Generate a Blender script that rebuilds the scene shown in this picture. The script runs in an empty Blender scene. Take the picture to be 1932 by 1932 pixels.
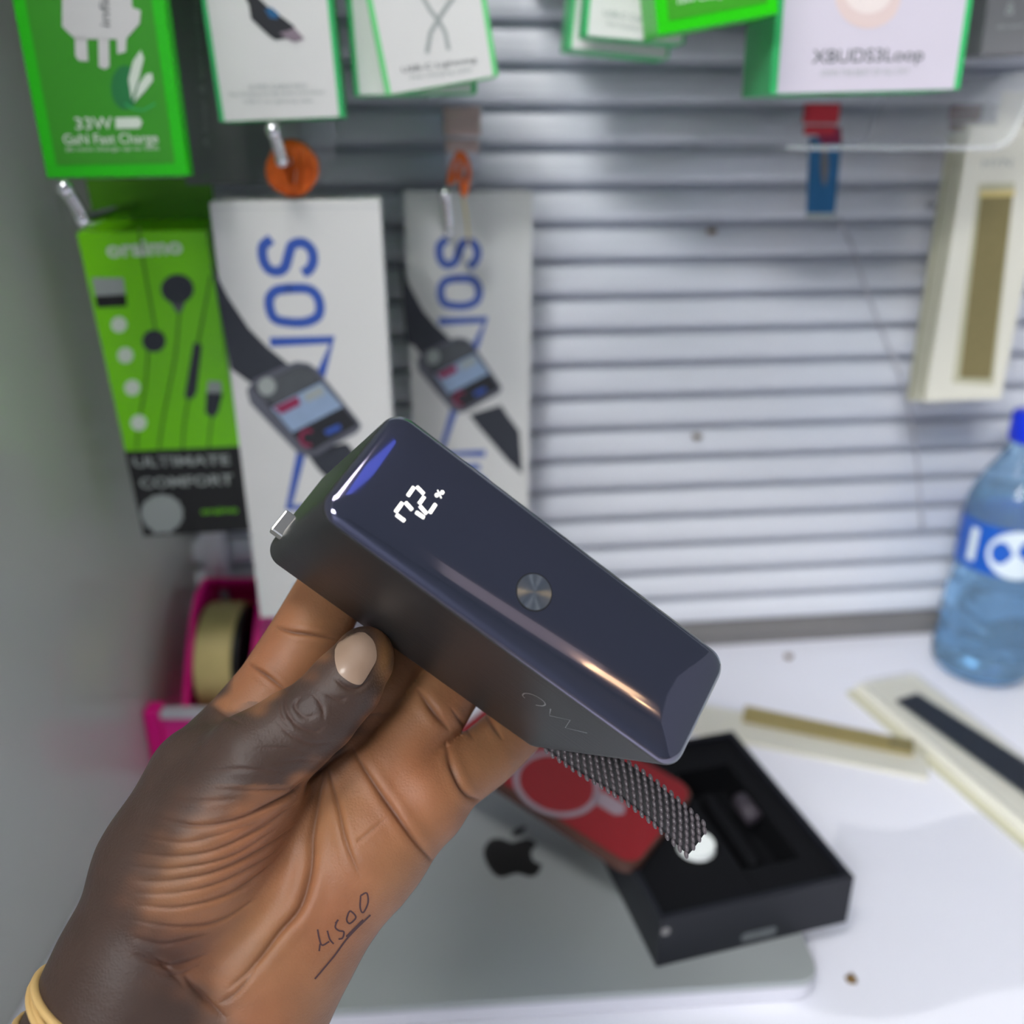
import bpy, bmesh, math, random
import numpy as np
from mathutils import Vector, Matrix
from mathutils.bvhtree import BVHTree
random.seed(4)
S = bpy.context.scene
COL = S.collection

# ------------------------------------------------------------------ camera, world, light, exposure
PITCH = math.radians(22); F = 1700.0; CC = 966.0
CAM = Vector((0, 0, .45))
RT = Vector((1, 0, 0)); FW = Vector((0, math.cos(PITCH), -math.sin(PITCH))); UP = Vector((0, math.sin(PITCH), math.cos(PITCH)))
cd = bpy.data.cameras.new('camera'); cam = bpy.data.objects.new('camera', cd); COL.objects.link(cam)
cam.location = CAM; cam.rotation_euler = (math.radians(90) - PITCH, 0, 0)
cd.sensor_width = 36; cd.lens = 36 * F / 1932; cd.clip_start = .01; cd.clip_end = 30
cd.dof.use_dof = True; cd.dof.focus_distance = .262; cd.dof.aperture_fstop = 6.8
S.camera = cam
S.view_settings.view_transform = 'Standard'; S.view_settings.look = 'None'
S.view_settings.gamma = 1; S.view_settings.exposure = 0.30; S.view_settings.use_curve_mapping = False
W = bpy.data.worlds.new('world'); S.world = W; W.use_nodes = True
bg = W.node_tree.nodes['Background']; bg.inputs[0].default_value = (.80, .88, 1.0, 1); bg.inputs[1].default_value = .31
LAMPS = [  # ceiling panels: x, y, size x, size y, colour, strength
    (-.50, -.22, .9, .35, (1, .98, .95), 24),
    (-.95, -1.55, 1.2, .5, (.96, .98, 1), 56),
    (.18, -.20, .26, .16, (.04, .12, 1), 2.2),  # added so the display panel's rim reflects blue
    (1.62, -1.62, .95, .55, (1, .78, .60), .55),  # added dim panel that gives the display its beige reflection band
    (2.24, -1.68, .38, .24, (1, .66, .28), 9),
    (2.52, -1.86, .12, .07, (1, .66, .28), 26),
]
CEIL = 1.75

def cw(X, Y, Z):            # camera-frame metres (x right, y down, z forward) to world
    return CAM + RT * X - UP * Y + FW * Z
def pz(px, py, zc):         # the world point at a given depth
    return cw((px - CC) / F * zc, (py - CC) / F * zc, zc)
def ray(px, py):
    return RT * ((px - CC) / F) - UP * ((py - CC) / F) + FW

# ------------------------------------------------------------------ materials
def mat(name, rgb, rough=.5, metal=0, emit=None, es=1, trans=0, ior=1.45, alpha=1, coat=0, noise=0, nscale=30, bump=0, bscale=200, sss=0, spec=None):
    m = bpy.data.materials.new(name); m.use_nodes = True
    nt = m.node_tree; b = nt.nodes['Principled BSDF']
    b.inputs['Base Color'].default_value = (*rgb, 1); b.inputs['Roughness'].default_value = rough
    b.inputs['Metallic'].default_value = metal; b.inputs['IOR'].default_value = ior
    b.inputs['Transmission Weight'].default_value = trans; b.inputs['Alpha'].default_value = alpha
    b.inputs['Coat Weight'].default_value = coat
    if spec is not None: b.inputs['Specular IOR Level'].default_value = spec
    if sss: b.inputs['Subsurface Weight'].default_value = sss; b.inputs['Subsurface Scale'].default_value = .004
    if emit: b.inputs['Emission Color'].default_value = (*emit, 1); b.inputs['Emission Strength'].default_value = es
    tc = nt.nodes.new('ShaderNodeTexCoord')
    n = nt.nodes.new('ShaderNodeTexNoise'); n.inputs['Scale'].default_value = nscale; n.inputs['Detail'].default_value = 3
    nt.links.new(tc.outputs['Object'], n.inputs['Vector'])
    if noise and not emit:
        r = nt.nodes.new('ShaderNodeMapRange'); r.inputs[3].default_value = 1 - noise; r.inputs[4].default_value = 1 + noise
        nt.links.new(n.outputs['Fac'], r.inputs[0])
        mx = nt.nodes.new('ShaderNodeVectorMath'); mx.operation = 'SCALE'; mx.inputs[0].default_value = rgb
        nt.links.new(r.outputs[0], mx.inputs['Scale']); nt.links.new(mx.outputs[0], b.inputs['Base Color'])
    if bump:
        n2 = nt.nodes.new('ShaderNodeTexNoise'); n2.inputs['Scale'].default_value = bscale
        nt.links.new(tc.outputs['Object'], n2.inputs['Vector'])
        bp = nt.nodes.new('ShaderNodeBump'); bp.inputs['Strength'].default_value = bump; bp.inputs['Distance'].default_value = .001
        nt.links.new(n2.outputs['Fac'], bp.inputs['Height']); nt.links.new(bp.outputs[0], b.inputs['Normal'])
    return m
def srgb(r, g, b):
    f = lambda c: ((c / 255 + .055) / 1.055) ** 2.4 if c > 10 else c / 255 / 12.92
    return (f(r), f(g), f(b))
M = dict(
    slat=mat('slat_enamel', srgb(226, 229, 236), .38, noise=.03, nscale=6),
    laminate=mat('laminate', srgb(205, 207, 198), .27, noise=.05, nscale=4, coat=.3),
    desk=mat('desk_white', srgb(226, 227, 236), .4, noise=.02, nscale=8),
    rail=mat('rail_grey', srgb(120, 118, 118), .5, noise=.1),
    ceil=mat('ceiling_paint', srgb(150, 155, 165), .8, noise=.03),
    floor=mat('floor_tile', srgb(120, 115, 110), .5, noise=.1),
    white=mat('card_white', srgb(222, 222, 218), .35, noise=.015, nscale=40),
    wside=mat('card_white_matte', srgb(205, 206, 204), .5, noise=.03, nscale=40),
    gr=mat('card_green', srgb(40, 205, 10), .3, noise=.04, nscale=50),
    gr2=mat('card_dark_green', srgb(62, 160, 36), .35, noise=.06, nscale=30),
    mint=mat('card_mint', srgb(60, 190, 110), .4, noise=.05, nscale=30),
    pine=mat('card_pine', srgb(10, 60, 38), .4, noise=.1),
    lime=mat('card_lime', srgb(126, 222, 6), .3, noise=.04, nscale=40),
    limed=mat('card_lime_dull', srgb(84, 150, 10), .5, noise=.06),
    black=mat('card_black', srgb(22, 23, 22), .4, noise=.1),
    char=mat('card_charcoal', srgb(122, 122, 124), .45, noise=.06),
    ink=mat('ink_grey', srgb(90, 95, 95), .5, noise=.05),
    inkl=mat('ink_pale_grey', srgb(165, 172, 168), .5, noise=.05),
    inkb=mat('ink_black', srgb(40, 42, 46), .5, noise=.1),
    inkw=mat('ink_white', srgb(225, 238, 220), .5, noise=.02),
    blue=mat('ink_blue', srgb(58, 92, 178), .4, noise=.03),
    chrome=mat('chrome', (.8, .8, .82), .12, 1, noise=.05),
    alu=mat('aluminium', srgb(172, 178, 178), .42, .45, noise=.02, bump=.05, bscale=3000),
    alue=mat('aluminium_edge', srgb(214, 214, 222), .35, .2, noise=.02),
    strap=mat('printed_band', srgb(52, 56, 64), .5, noise=.15, nscale=300),
    wcase=mat('printed_watch', srgb(98, 100, 110), .4, noise=.08),
    wdark=mat('printed_watch_dark', srgb(38, 40, 44), .4, noise=.1),
    wglass=mat('printed_screen', srgb(150, 172, 200), .3, noise=.12, nscale=90),
    wred=mat('printed_red', srgb(150, 40, 80), .4, noise=.1),
    wgrey=mat('printed_grey', srgb(85, 89, 92), .4, noise=.2, nscale=120),
    orange=mat('orange_cord', srgb(225, 105, 30), .5, noise=.1, nscale=200),
    blackbox=mat('box_black', srgb(25, 27, 34), .5, noise=.06, spec=.35),
    blackin=mat('box_foam', srgb(10, 11, 15), .8, noise=.1, spec=.2),
    felt=mat('disc_white', srgb(235, 240, 238), .6, noise=.02),
    redc=mat('case_red', srgb(128, 20, 28), .55, noise=.05, nscale=200),
    brownc=mat('case_edge', srgb(82, 52, 44), .5, noise=.1),
    ringg=mat('ring_grey', srgb(140, 125, 135), .4, noise=.08),
    pink=mat('pink_plastic', srgb(235, 12, 140), .35, noise=.03),
    gold=mat('gold_tape', srgb(212, 194, 130), .45, noise=.08, nscale=60),
    goldm=mat('gold_mesh', srgb(165, 150, 95), .4, .4, noise=.25, nscale=400),
    olive=mat('khaki_weave', srgb(128, 118, 78), .6, noise=.12, nscale=300),
    navy=mat('dark_band', srgb(34, 40, 50), .6, noise=.1),
    cream=mat('card_cream', srgb(222, 220, 205), .45, noise=.03),
    creamd=mat('card_edge', srgb(190, 188, 160), .5, noise=.05),
    tagb=mat('tag_blue', srgb(30, 98, 145), .5, noise=.06),
    tagr=mat('tag_red', srgb(215, 55, 70), .4, noise=.06),
    brown=mat('crumb_brown', srgb(110, 85, 45), .8, noise=.3, nscale=900),
    film=mat('clear_film', (.97, .98, 1), .05, 0, trans=1, ior=1.12, alpha=.35),
    acryl=mat('clear_acrylic', (.93, .95, .97), .12, 0, trans=.3, ior=1.3, alpha=.22),
    pet=mat('bottle_plastic', srgb(185, 222, 250), .06, 0, trans=.85, ior=1.18),
    water=mat('bottle_water', srgb(205, 232, 252), .02, 0, trans=.9, ior=1.33),
    cap=mat('cap_blue', srgb(10, 50, 215), .35, noise=.04),
    lblue=mat('label_blue', srgb(20, 90, 190), .4, noise=.05),
    lwhite=mat('label_white', srgb(215, 228, 236), .4, noise=.03),
    rubber=mat('rubber_tan', srgb(206, 172, 112), .5, noise=.06),
    metal=mat('usb_metal', srgb(205, 203, 196), .25, .9, noise=.03),
    knit=mat('braid', srgb(88, 81, 84), .28, 0, noise=.2, nscale=600),
    knitd=mat('braid_dark', srgb(22, 22, 24), .7, noise=.2),
    led=mat('digit_light', (1, 1, 1), .5, emit=(1, .97, .86), es=1.6),
    etch=mat('etched_mark', srgb(150, 152, 152), .35, .5, noise=.05),
    inkpen=mat('pen_ink', srgb(66, 42, 44), .7, noise=.1),
    nail=mat('nail_plate', srgb(146, 122, 104), .42, noise=.12, nscale=150, coat=.2),
    nailp=mat('nail_pink', srgb(190, 135, 125), .3, noise=.05, coat=.4),
)

# ------------------------------------------------------------------ helpers
def tag(o, label, cat, group=None, kind=None):
    o['label'] = label; o['category'] = cat
    if group: o['group'] = group
    if kind: o['kind'] = kind
    return o
def obj(name, bm, m, parent=None, smooth=False, mats=None):
    me = bpy.data.meshes.new(name)
    bmesh.ops.recalc_face_normals(bm, faces=bm.faces)
    bm.to_mesh(me); bm.free()
    for k in (mats or [m]): me.materials.append(k)
    if smooth:
        for p in me.polygons: p.use_smooth = True
    o = bpy.data.objects.new(name, me); COL.objects.link(o)
    if parent is not None: o.parent = parent
    return o
def mtx(o, x, y, z):
    m = Matrix.Identity(4)
    for i, v in enumerate((x, y, z, o)):
        for j in range(3): m[j][i] = v[j]
    return m
def empty(name, m):
    o = bpy.data.objects.new(name, None); COL.objects.link(o); o.matrix_world = m; o.empty_display_size = .02
    return o
def box(bm, x0, x1, y0, y1, z0, z1, bev=0, seg=2):
    vs = [bm.verts.new((x, y, z)) for x in (x0, x1) for y in (y0, y1) for z in (z0, z1)]
    fs = [bm.faces.new([vs[i] for i in f]) for f in ((0, 1, 3, 2), (4, 6, 7, 5), (0, 4, 5, 1), (2, 3, 7, 6), (0, 2, 6, 4), (1, 5, 7, 3))]
    if bev:
        es = set(e for f in fs for e in f.edges)
        bmesh.ops.bevel(bm, geom=list(es), offset=bev, segments=seg, profile=.5, affect='EDGES')
def bx(*a, **k):
    bm = bmesh.new(); box(bm, *a, **k); return bm
def rrect(hx, hy, r, n=6, cx=0, cy=0):
    out = []
    for (sx, sy, a0) in ((1, 1, 0), (-1, 1, 90), (-1, -1, 180), (1, -1, 270)):
        for k in range(n + 1):
            a = math.radians(a0 + 90 * k / n)
            out.append((cx + sx * (hx - r) + r * math.cos(a), cy + sy * (hy - r) + r * math.sin(a)))
    return out
def prism(bm, pts, f, t0, t1):          # f(x, y, t) -> 3d
    a = [bm.verts.new(f(x, y, t0)) for x, y in pts]; b = [bm.verts.new(f(x, y, t1)) for x, y in pts]
    bm.faces.new(a); bm.faces.new(b[::-1]); n = len(pts)
    for i in range(n): bm.faces.new((a[i], a[(i + 1) % n], b[(i + 1) % n], b[i]))
def tube(bm, pts, r, n=10, closed=False, rb=None, cap=True):
    pts = [Vector(p) for p in pts]; N = len(pts); rings = []
    prev = None
    for i, p in enumerate(pts):
        a = pts[(i - 1) % N] if (closed or i > 0) else p; b = pts[(i + 1) % N] if (closed or i < N - 1) else p
        t = (b - a).normalized()
        if prev is None:
            u = t.cross(Vector((.31, .2, .9))).normalized()
        else:
            u = (prev - t * prev.dot(t)).normalized()
        prev = u; v = t.cross(u)
        rr = r[i] if isinstance(r, (list, tuple)) else r
        rv = rb if rb else rr
        rings.append([bm.verts.new(p + u * math.cos(2 * math.pi * k / n) * rr + v * math.sin(2 * math.pi * k / n) * rv) for k in range(n)])
    for i in range(N if closed else N - 1):
        A = rings[i]; B = rings[(i + 1) % N]
        for k in range(n): bm.faces.new((A[k], A[(k + 1) % n], B[(k + 1) % n], B[k]))
    if cap and not closed: bm.faces.new(rings[0]); bm.faces.new(rings[-1][::-1])
def spline(pts, n=8):
    P = [np.array(p, float) for p in pts]; P = [2 * P[0] - P[1]] + P + [2 * P[-1] - P[-2]]; out = []
    for i in range(1, len(P) - 2):
        for k in range(n):
            t = k / n
            out.append(.5 * (2 * P[i] + (P[i + 1] - P[i - 1]) * t + (2 * P[i - 1] - 5 * P[i] + 4 * P[i + 1] - P[i + 2]) * t * t + (3 * P[i] - P[i - 1] - 3 * P[i + 1] + P[i + 2]) * t ** 3))
    out.append(P[-2]); return [tuple(o) for o in out]

class Face:
    """A flat printed face: origin o, x and y directions in it, n out of it. Prints sit a hair above it."""
    def __init__(s, o, x, y, n, root):
        s.o, s.x, s.y, s.n, s.root = o, x, y, n, root
        s.m = root.matrix_world.inverted(); s.layer = 0
    def at(s, px, py):
        d = ray(px, py); t = (s.o - CAM).dot(s.n) / d.dot(s.n); p = CAM + d * t - s.o
        return (p.dot(s.x), p.dot(s.y))
    def f(s, x, y, t):
        return s.m @ (s.o + s.x * x + s.y * y + s.n * t)
    def poly(s, name, pts, m, px=True, lift=.0003, parent=None):
        if px: pts = [s.at(*p) for p in pts]
        bm = bmesh.new(); prism(bm, pts, s.f, -.0002, lift)
        bmesh.ops.triangulate(bm, faces=bm.faces)
        return obj(name, bm, m, parent or s.root)
    def strokes(s, name, lines, w, m, px=True, lift=.0003, parent=None):
        bm = bmesh.new()
        for L in lines:
            if px: L = [s.at(*p) for p in L]
            ribbon(bm, [Vector((a, b, 0)) for a, b in L], w, s.f, lift)
        return obj(name, bm, m, parent or s.root)
    def text(s, name, body, p0, p1, hpx, m, lift=.0006, bold=0, parent=None):
        """Lettering whose middle line runs from p0 to p1, with capitals hpx high."""
        a, b = Vector(s.at(*p0)), Vector(s.at(*p1)); t = b - a; L = t.length; t = t / L
        k = L / math.hypot(p1[0] - p0[0], p1[1] - p0[1])
        cu = bpy.data.curves.new(name, 'FONT'); cu.body = body; cu.size = 1; cu.offset = bold; cu.resolution_u = 4
        o = bpy.data.objects.new('t', cu); COL.objects.link(o)
        bpy.context.view_layer.update()
        me = bpy.data.meshes.new_from_object(o.evaluated_get(bpy.context.evaluated_depsgraph_get()))
        bpy.data.objects.remove(o); bpy.data.curves.remove(cu)
        xs = [v.co.x for v in me.vertices]; x0, x1 = min(xs), max(xs); h = hpx * k / .69
        for v in me.vertices:
            q = a + t * ((v.co.x - x0) / (x1 - x0) * L) + Vector((-t.y, t.x)) * ((v.co.y - .345) * h)
            v.co = s.f(q.x, q.y, lift)
        me.name = name; me.materials.clear(); me.materials.append(m)
        o = bpy.data.objects.new(name, me); COL.objects.link(o); o.parent = parent or s.root
        return o
def ribbon(bm, L, w, f, lift):
    a, b = [], []
    for i, p in enumerate(L):
        t = (L[min(i + 1, len(L) - 1)] - L[max(i - 1, 0)]).normalized(); q = Vector((-t.y, t.x, 0)) * w / 2
        e = t * (w * .3 if i == len(L) - 1 else (-w * .3 if i == 0 else 0))
        a.append(bm.verts.new(f(*(p + q + e).xy, lift))); b.append(bm.verts.new(f(*(p - q + e).xy, lift)))
    for i in range(len(L) - 1): bm.faces.new((a[i], b[i], b[i + 1], a[i + 1]))

# ------------------------------------------------------------------ the wall frame
PSI = math.radians(6.3)
WX = Vector((math.cos(PSI), math.sin(PSI), 0)); WN = Vector((math.sin(PSI), -math.cos(PSI), 0)); WZ = Vector((0, 0, 1)); WO = Vector((0, .75, 0))
def wall_pt(px, py, n):
    d = ray(px, py); o = WO + WN * n
    return CAM + d * ((o - CAM).dot(WN) / d.dot(WN))
def desk_pt(px, py, z=0):
    d = ray(px, py); return CAM + d * ((z - CAM.z) / d.z)
def wf(s, z, n): return WO + WX * s + WZ * z + WN * n
XL = -.279
s_left = XL / math.cos(PSI) - .0

# structure: slatted back wall
bm = bmesh.new()
pitch = .0381 * .75; z0s = .45 - 0.5340 * .75
prof = []      # (z, n) of one slat from its foot up: a lip, a convex face, then the dark groove
for k in range(-1, 32):
    zb = z0s + (k) * pitch
    prof += [(zb + .0034, -.013), (zb + .0037, -.001), (zb + .0048, .002), (zb + .010, .0035), (zb + .018, .0025), (zb + .0245, -.0005), (zb + pitch - .0036, -.0035), (zb + pitch - .0032, -.013)]
prof = [p for p in prof if p[0] > .022]
sL, sR = s_left - .01, .9
A = [bm.verts.new(wf(sL, z, n)) for z, n in prof]; B = [bm.verts.new(wf(sR, z, n)) for z, n in prof]
for i in range(len(prof) - 1): bm.faces.new((A[i], B[i], B[i + 1], A[i + 1]))
a = [bm.verts.new(wf(s, z, -.02)) for s, z in ((sL, .0), (sR, .0), (sR, 1.0), (sL, 1.0))]; bm.faces.new(a)
o = obj('wall_back', bm, M['slat']); o['kind'] = 'structure'
bm = bmesh.new(); vs = [bm.verts.new(wf(s, z, n)) for s in (sL, sR) for z, n in ((0, -.018), (0, .006), (.012, .006), (.0175, .001), (.0225, -.002), (.0225, -.018))]
for i in range(6): bm.faces.new((vs[i], vs[(i + 1) % 6], vs[6 + (i + 1) % 6], vs[6 + i]))
bm.faces.new(vs[:6]); bm.faces.new(vs[6:])
o = obj('trim_1', bm, M['rail']); o['kind'] = 'structure'
o = obj('wall_left', bx(XL - .018, XL, -.25, .75, -.75, 1.0), M['laminate']); o['kind'] = 'structure'
o = obj('trim_2', bx(XL + .016, XL + .034, .695, .712, .0005, .155, bev=.002), M['alue']); o['kind'] = 'structure'
o = obj('ceiling', bx(-2.2, 3, -2.4, 1.2, CEIL, CEIL + .05), M['ceil']); o['kind'] = 'structure'
o = obj('floor', bx(-2.2, 3, -2.4, 1.2, -.8, -.75), M['floor']); o['kind'] = 'structure'
o = obj('wall_rear', bx(-2.2, 3, -2.45, -2.4, -.75, CEIL), mat('rear_paint', srgb(120, 125, 140), .7, noise=.1, nscale=3)); o['kind'] = 'structure'
for i, (x, y, a, b, c, s_) in enumerate(LAMPS):
    r = empty('ceiling_light', Matrix.Translation((x, y, CEIL)))
    tag(r, ['long white ceiling lamp nearest the slatted wall', 'wide white ceiling lamp behind the viewer at left', 'small blue panel added for the power bank rim reflection, beside the nearest white lamp', 'long dim beige panel added for the power bank reflection, far behind the viewer', 'warm slim ceiling lamp at right', 'small warm ceiling lamp beyond the slim one'][i], 'lamp')
    obj('frame', bx(-a / 2 - .015, a / 2 + .015, -b / 2 - .015, b / 2 + .015, -.03, 0), M['rail'], r)
    obj('diffuser', bx(-a / 2, a / 2, -b / 2, b / 2, -.034, -.0301), mat('lamp_glow', (1, 1, 1), .5, emit=c, es=s_), r)
for nm, x0, x1 in (('shade_board_left', sL, -.055), ('shade_board_right', .012, .9)):      # added unseen boards shading the upper slats; their gap leaves a bright strip
    bm = bmesh.new(); vs = [bm.verts.new(wf(a, z, n)) for a in (x0, x1) for z, n in ((.56, .004), (.56, .2), (.575, .2), (.575, .004))]
    for i in range(4): bm.faces.new((vs[i], vs[(i + 1) % 4], vs[4 + (i + 1) % 4], vs[4 + i]))
    bm.faces.new(vs[:4]); bm.faces.new(vs[4:]); o = obj(nm, bm, M['rail']); o['kind'] = 'structure'
# the desk
r = empty('desk', Matrix.Translation((0, .3, -.75)))
tag(r, 'white desk top under the laptop and boxes, meeting the slatted wall', 'desk')
obj('desk_top', bx(XL + .0004, .95, -.6, .60, .72, .75, bev=.001), M['desk'], r)
for x in (XL + .04, .9):
    for y in (-.3, .48): obj('leg', bx(x - .02, x + .02, y - .02, y + .02, 0, .72), M['rail'], r)

# ------------------------------------------------------------------ boxes hanging in front of the wall
def wall_box(name, BL, BR, height, n, depth, label, cat, m_front, m_side, group=None, yaw=0, inset=0, tilt=0, inb=None):
    a, b = wall_pt(*BL, n), wall_pt(*BR, n)
    x = (b - a).normalized(); z = WZ + WN * tilt; z = (z - x * z.dot(x)).normalized(); nn = x.cross(z)   # out of the wall
    w = (b - a).length
    root = empty(name, mtx((a + b) / 2, x, -nn, z))
    tag(root, label, cat, group)
    o = obj('carton', bx(-w / 2, w / 2, 0, depth, 0, height, bev=.0008), m_side, root)
    fc = Face((a + b) / 2 + nn * 0, x, z, nn, root)
    e = inset; eb = e if inb is None else inb
    fc.poly('front_print', [(-w / 2 + e, eb), (w / 2 - e, eb), (w / 2 - e, height - .001), (-w / 2 + e, height - .001)], m_front, px=False)
    fc.w = w; fc.h = height; fc.d = depth
    return root, fc
def peg(name, tip, bend, n, label, group='chrome display pegs', rad=.0034):
    t = wall_pt(*tip, n); b = wall_pt(*bend, n - .016); e = b - WN * (n - .016 + .003) + WZ * .004
    bm = bmesh.new(); pts = spline([t, t.lerp(b, .5), b.lerp(t, .12), b - WN * .006 - WZ * .001, b.lerp(e, .5), e], 6)
    tube(bm, pts, rad, 14)
    bmesh.ops.create_uvsphere(bm, u_segments=14, v_segments=10, radius=rad * 1.2, matrix=Matrix.Translation(t))
    o = obj(name, bm, M['chrome'], smooth=True); tag(o, label, 'hook', group)
    return o
# 1 green charger box
root, fc = wall_box('charger_box', (88, 337), (357, 332), .2, .25, .012, 'bright green charger box with a white plug picture, top left', 'box', M['gr2'], M['gr'], inset=.006)
fc.poly('plug_picture', [(118, -60), (118, 50), (130, 62), (143, 74), (238, 74), (256, 52), (264, 45), (266, 20), (250, 14), (246, -60)], M['white'], lift=.0006)
for pr in ([(142, 70), (164, 70), (167, 116), (150, 115), (143, 106)], [(186, 70), (206, 70), (207, 126), (198, 131), (187, 126)], [(221, 70), (239, 70), (238, 98), (222, 102)]):
    fc.poly('prong_picture', pr, M['white'], lift=.0006)
fc.text('lettering', 'infinix', (199, 50), (196, -50), 20, M['ink'], lift=.0008)
fc.poly('leaf_badge', [(237 + 27 * math.cos(a), 165 + 42 * math.sin(a)) for a in np.linspace(0, 6.1, 18)], mat('badge_teal', srgb(40, 130, 70), .4, noise=.1), lift=.0005)
fc.poly('leaf_picture', [(249, 188), (243, 150), (252, 115), (266, 95), (272, 110), (262, 150)], M['inkw'], lift=.0007)
fc.poly('leaf_picture', [(253, 194), (262, 160), (276, 140), (287, 138), (289, 152), (274, 172)], M['inkw'], lift=.0007)
fc.strokes('badge_arc', [[(237, 196), (252, 206), (272, 208), (293, 196)]], .0007, M['mint'], lift=.0006)
fc.text('lettering', '33W', (142, 233), (213, 232), 21, M['inkw'], bold=.01)
fc.poly('badge', [(218, 222), (262, 221), (269, 230), (264, 242), (219, 243)], M['inkw'], lift=.0006)
fc.text('lettering', 'GaN Fast Charge', (120, 263), (298, 260), 18, M['inkw'], bold=.01)
fc.text('lettering', '30 mins charge up to 55%', (124, 282), (300, 279), 7, M['inkw'])
# 2 charcoal box
root, fc = wall_box('cable_box', (352, 349), (520, 345), .112, .155, .05, 'dark charcoal box with faint vertical lettering, between green and white boxes', 'box', M['char'], M['char'])
fc.text('lettering', 'A lover & extraordinaire', (390, 278), (366, -40), 13, M['inkl'])
# 3 white cable box
root, fc = wall_box('cable_box', (414, 231), (650, 221), .2, .215, .03, 'white box with a black plug picture, hanging above the orange coil', 'box', M['white'], M['mint'], inset=.0028, inb=.0004)
fc.poly('plug_picture', [(455, -20), (470, 10), (474, 36), (508, 68), (520, 76), (545, 72), (556, 50), (540, 38), (505, 12), (470, -22)], M['inkb'], lift=.0006)
fc.poly('plug_tip', [(527, 62), (545, 76), (556, 80), (575, 74), (566, 64), (555, 52), (545, 58)], M['ringg'], lift=.0007)
fc.poly('plug_mark', [(500, 18), (512, 14), (526, 26), (524, 36), (510, 34)], M['tagb'], lift=.0008)
fc.text('lettering', 'SUPER CABLE PRO', (470, 165), (578, 162), 8, M['inkl'])
fc.text('lettering', 'Fast charging and high-speed transmission', (434, 178), (612, 173), 7, M['inkl'])
fc.text('lettering', 'USB-C to Lightning cable', (460, 192), (590, 189), 7, M['inkl'])
# 4, 5 white boxes: the plain one behind and the tilted one in front
root, fc = wall_box('cable_box', (668, 181), (900, 176), .09, .19, .02, 'white box with green side, behind the tilted cable box', 'box', M['white'], M['mint'], inset=.003, inb=.0004)
root, fc = wall_box('cable_box', (728, 181), (941, 143), .2, .215, .022, 'tilted white box with a crossed grey cable picture', 'box', M['white'], mat('card_pale_green', srgb(110, 215, 130), .4, noise=.05), inset=.003, inb=.0004)
fc.strokes('cable_picture', [[(795, -10), (812, 20), (828, 40), (840, 62), (846, 92)], [(858, -10), (840, 16), (825, 40), (812, 62), (806, 98)]], .0022, M['inkl'], lift=.0006)
fc.text('lettering', 'USB-C Lightning', (758, 132), (898, 112), 9, M['ink'])
fc.text('lettering', 'Fast charging cable', (775, 146), (890, 130), 7, M['inkl'])
# 6, 7 white boxes mid top
root, fc = wall_box('cable_box', (1072, 92), (1262, 112), .052, .16, .03, 'green backed box behind the white box under the small green one', 'box', M['white'], M['mint'], inset=.002, inb=.0004)
root, fc = wall_box('cable_box', (1102, 68), (1292, 84), .045, .19, .02, 'white box with grey lettering, partly under the tilted green box', 'box', M['white'], M['mint'], inset=.002, inb=.0004)
fc.text('lettering', 'USB-C Cable', (1138, 24), (1225, 38), 10, M['inkl'])
fc.text('lettering', 'Fast charging cable', (1145, 44), (1225, 56), 7, M['inkl'])
# 8 small green box
root, fc = wall_box('charger_box', (1242, 68), (1470, 26), .16, .24, .03, 'tilted bright green box at top centre, corner over a white box', 'box', M['gr2'], M['gr'], inset=.006)
fc.text('lettering', '10W Charge', (1278, 2), (1370, -14), 12, M['inkw'])
# 9 earbuds box
root, fc = wall_box('earbuds_box', (1452, 178), (1812, 169), .2, .22, .045, 'large white earbuds box with green edges, top right', 'box', mat('card_blush', srgb(208, 202, 213), .35, noise=.02), M['mint'], inset=.0042, inb=.0004)
bud = [(1637 + 62 * math.cos(a), -8 + 62 * math.sin(a)) for a in np.linspace(0, math.pi, 20)]
fc.poly('earbud_picture', bud, mat('print_beige', srgb(220, 200, 195), .4, noise=.05), lift=.0005)
fc.poly('earbud_picture', [(1637 + 44 * math.cos(a), -14 + 40 * math.sin(a)) for a in np.linspace(0, math.pi, 20)], mat('print_blush', srgb(232, 220, 215), .4, noise=.03), lift=.0007)
fc.text('lettering', 'XBUDS3Loop', (1532, 107), (1742, 102), 21, M['ink'], bold=.004)
fc.text('lettering', 'OWN THE BEAT OF ALL DAY', (1548, 138), (1715, 134), 10, M['inkl'])
# 10, 11 dark boxes
wall_box('dark_green_box', (1822, 102), (1866, 102), .055, .15, .03, 'dark green box squeezed between the earbuds box and a grey one', 'box', M['pine'], M['pine'])
root, fc = wall_box('grey_box', (1850, 104), (1990, 98), .055, .17, .03, 'dark grey box cut off by the top right corner', 'box', M['char'], M['char'])
fc.text('lettering', '&', (1897, 16), (1914, 16), 20, M['inkl'])
fc.text('lettering', 'ultra sound', (1880, 50), (1930, 47), 8, M['inkl'])

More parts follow.
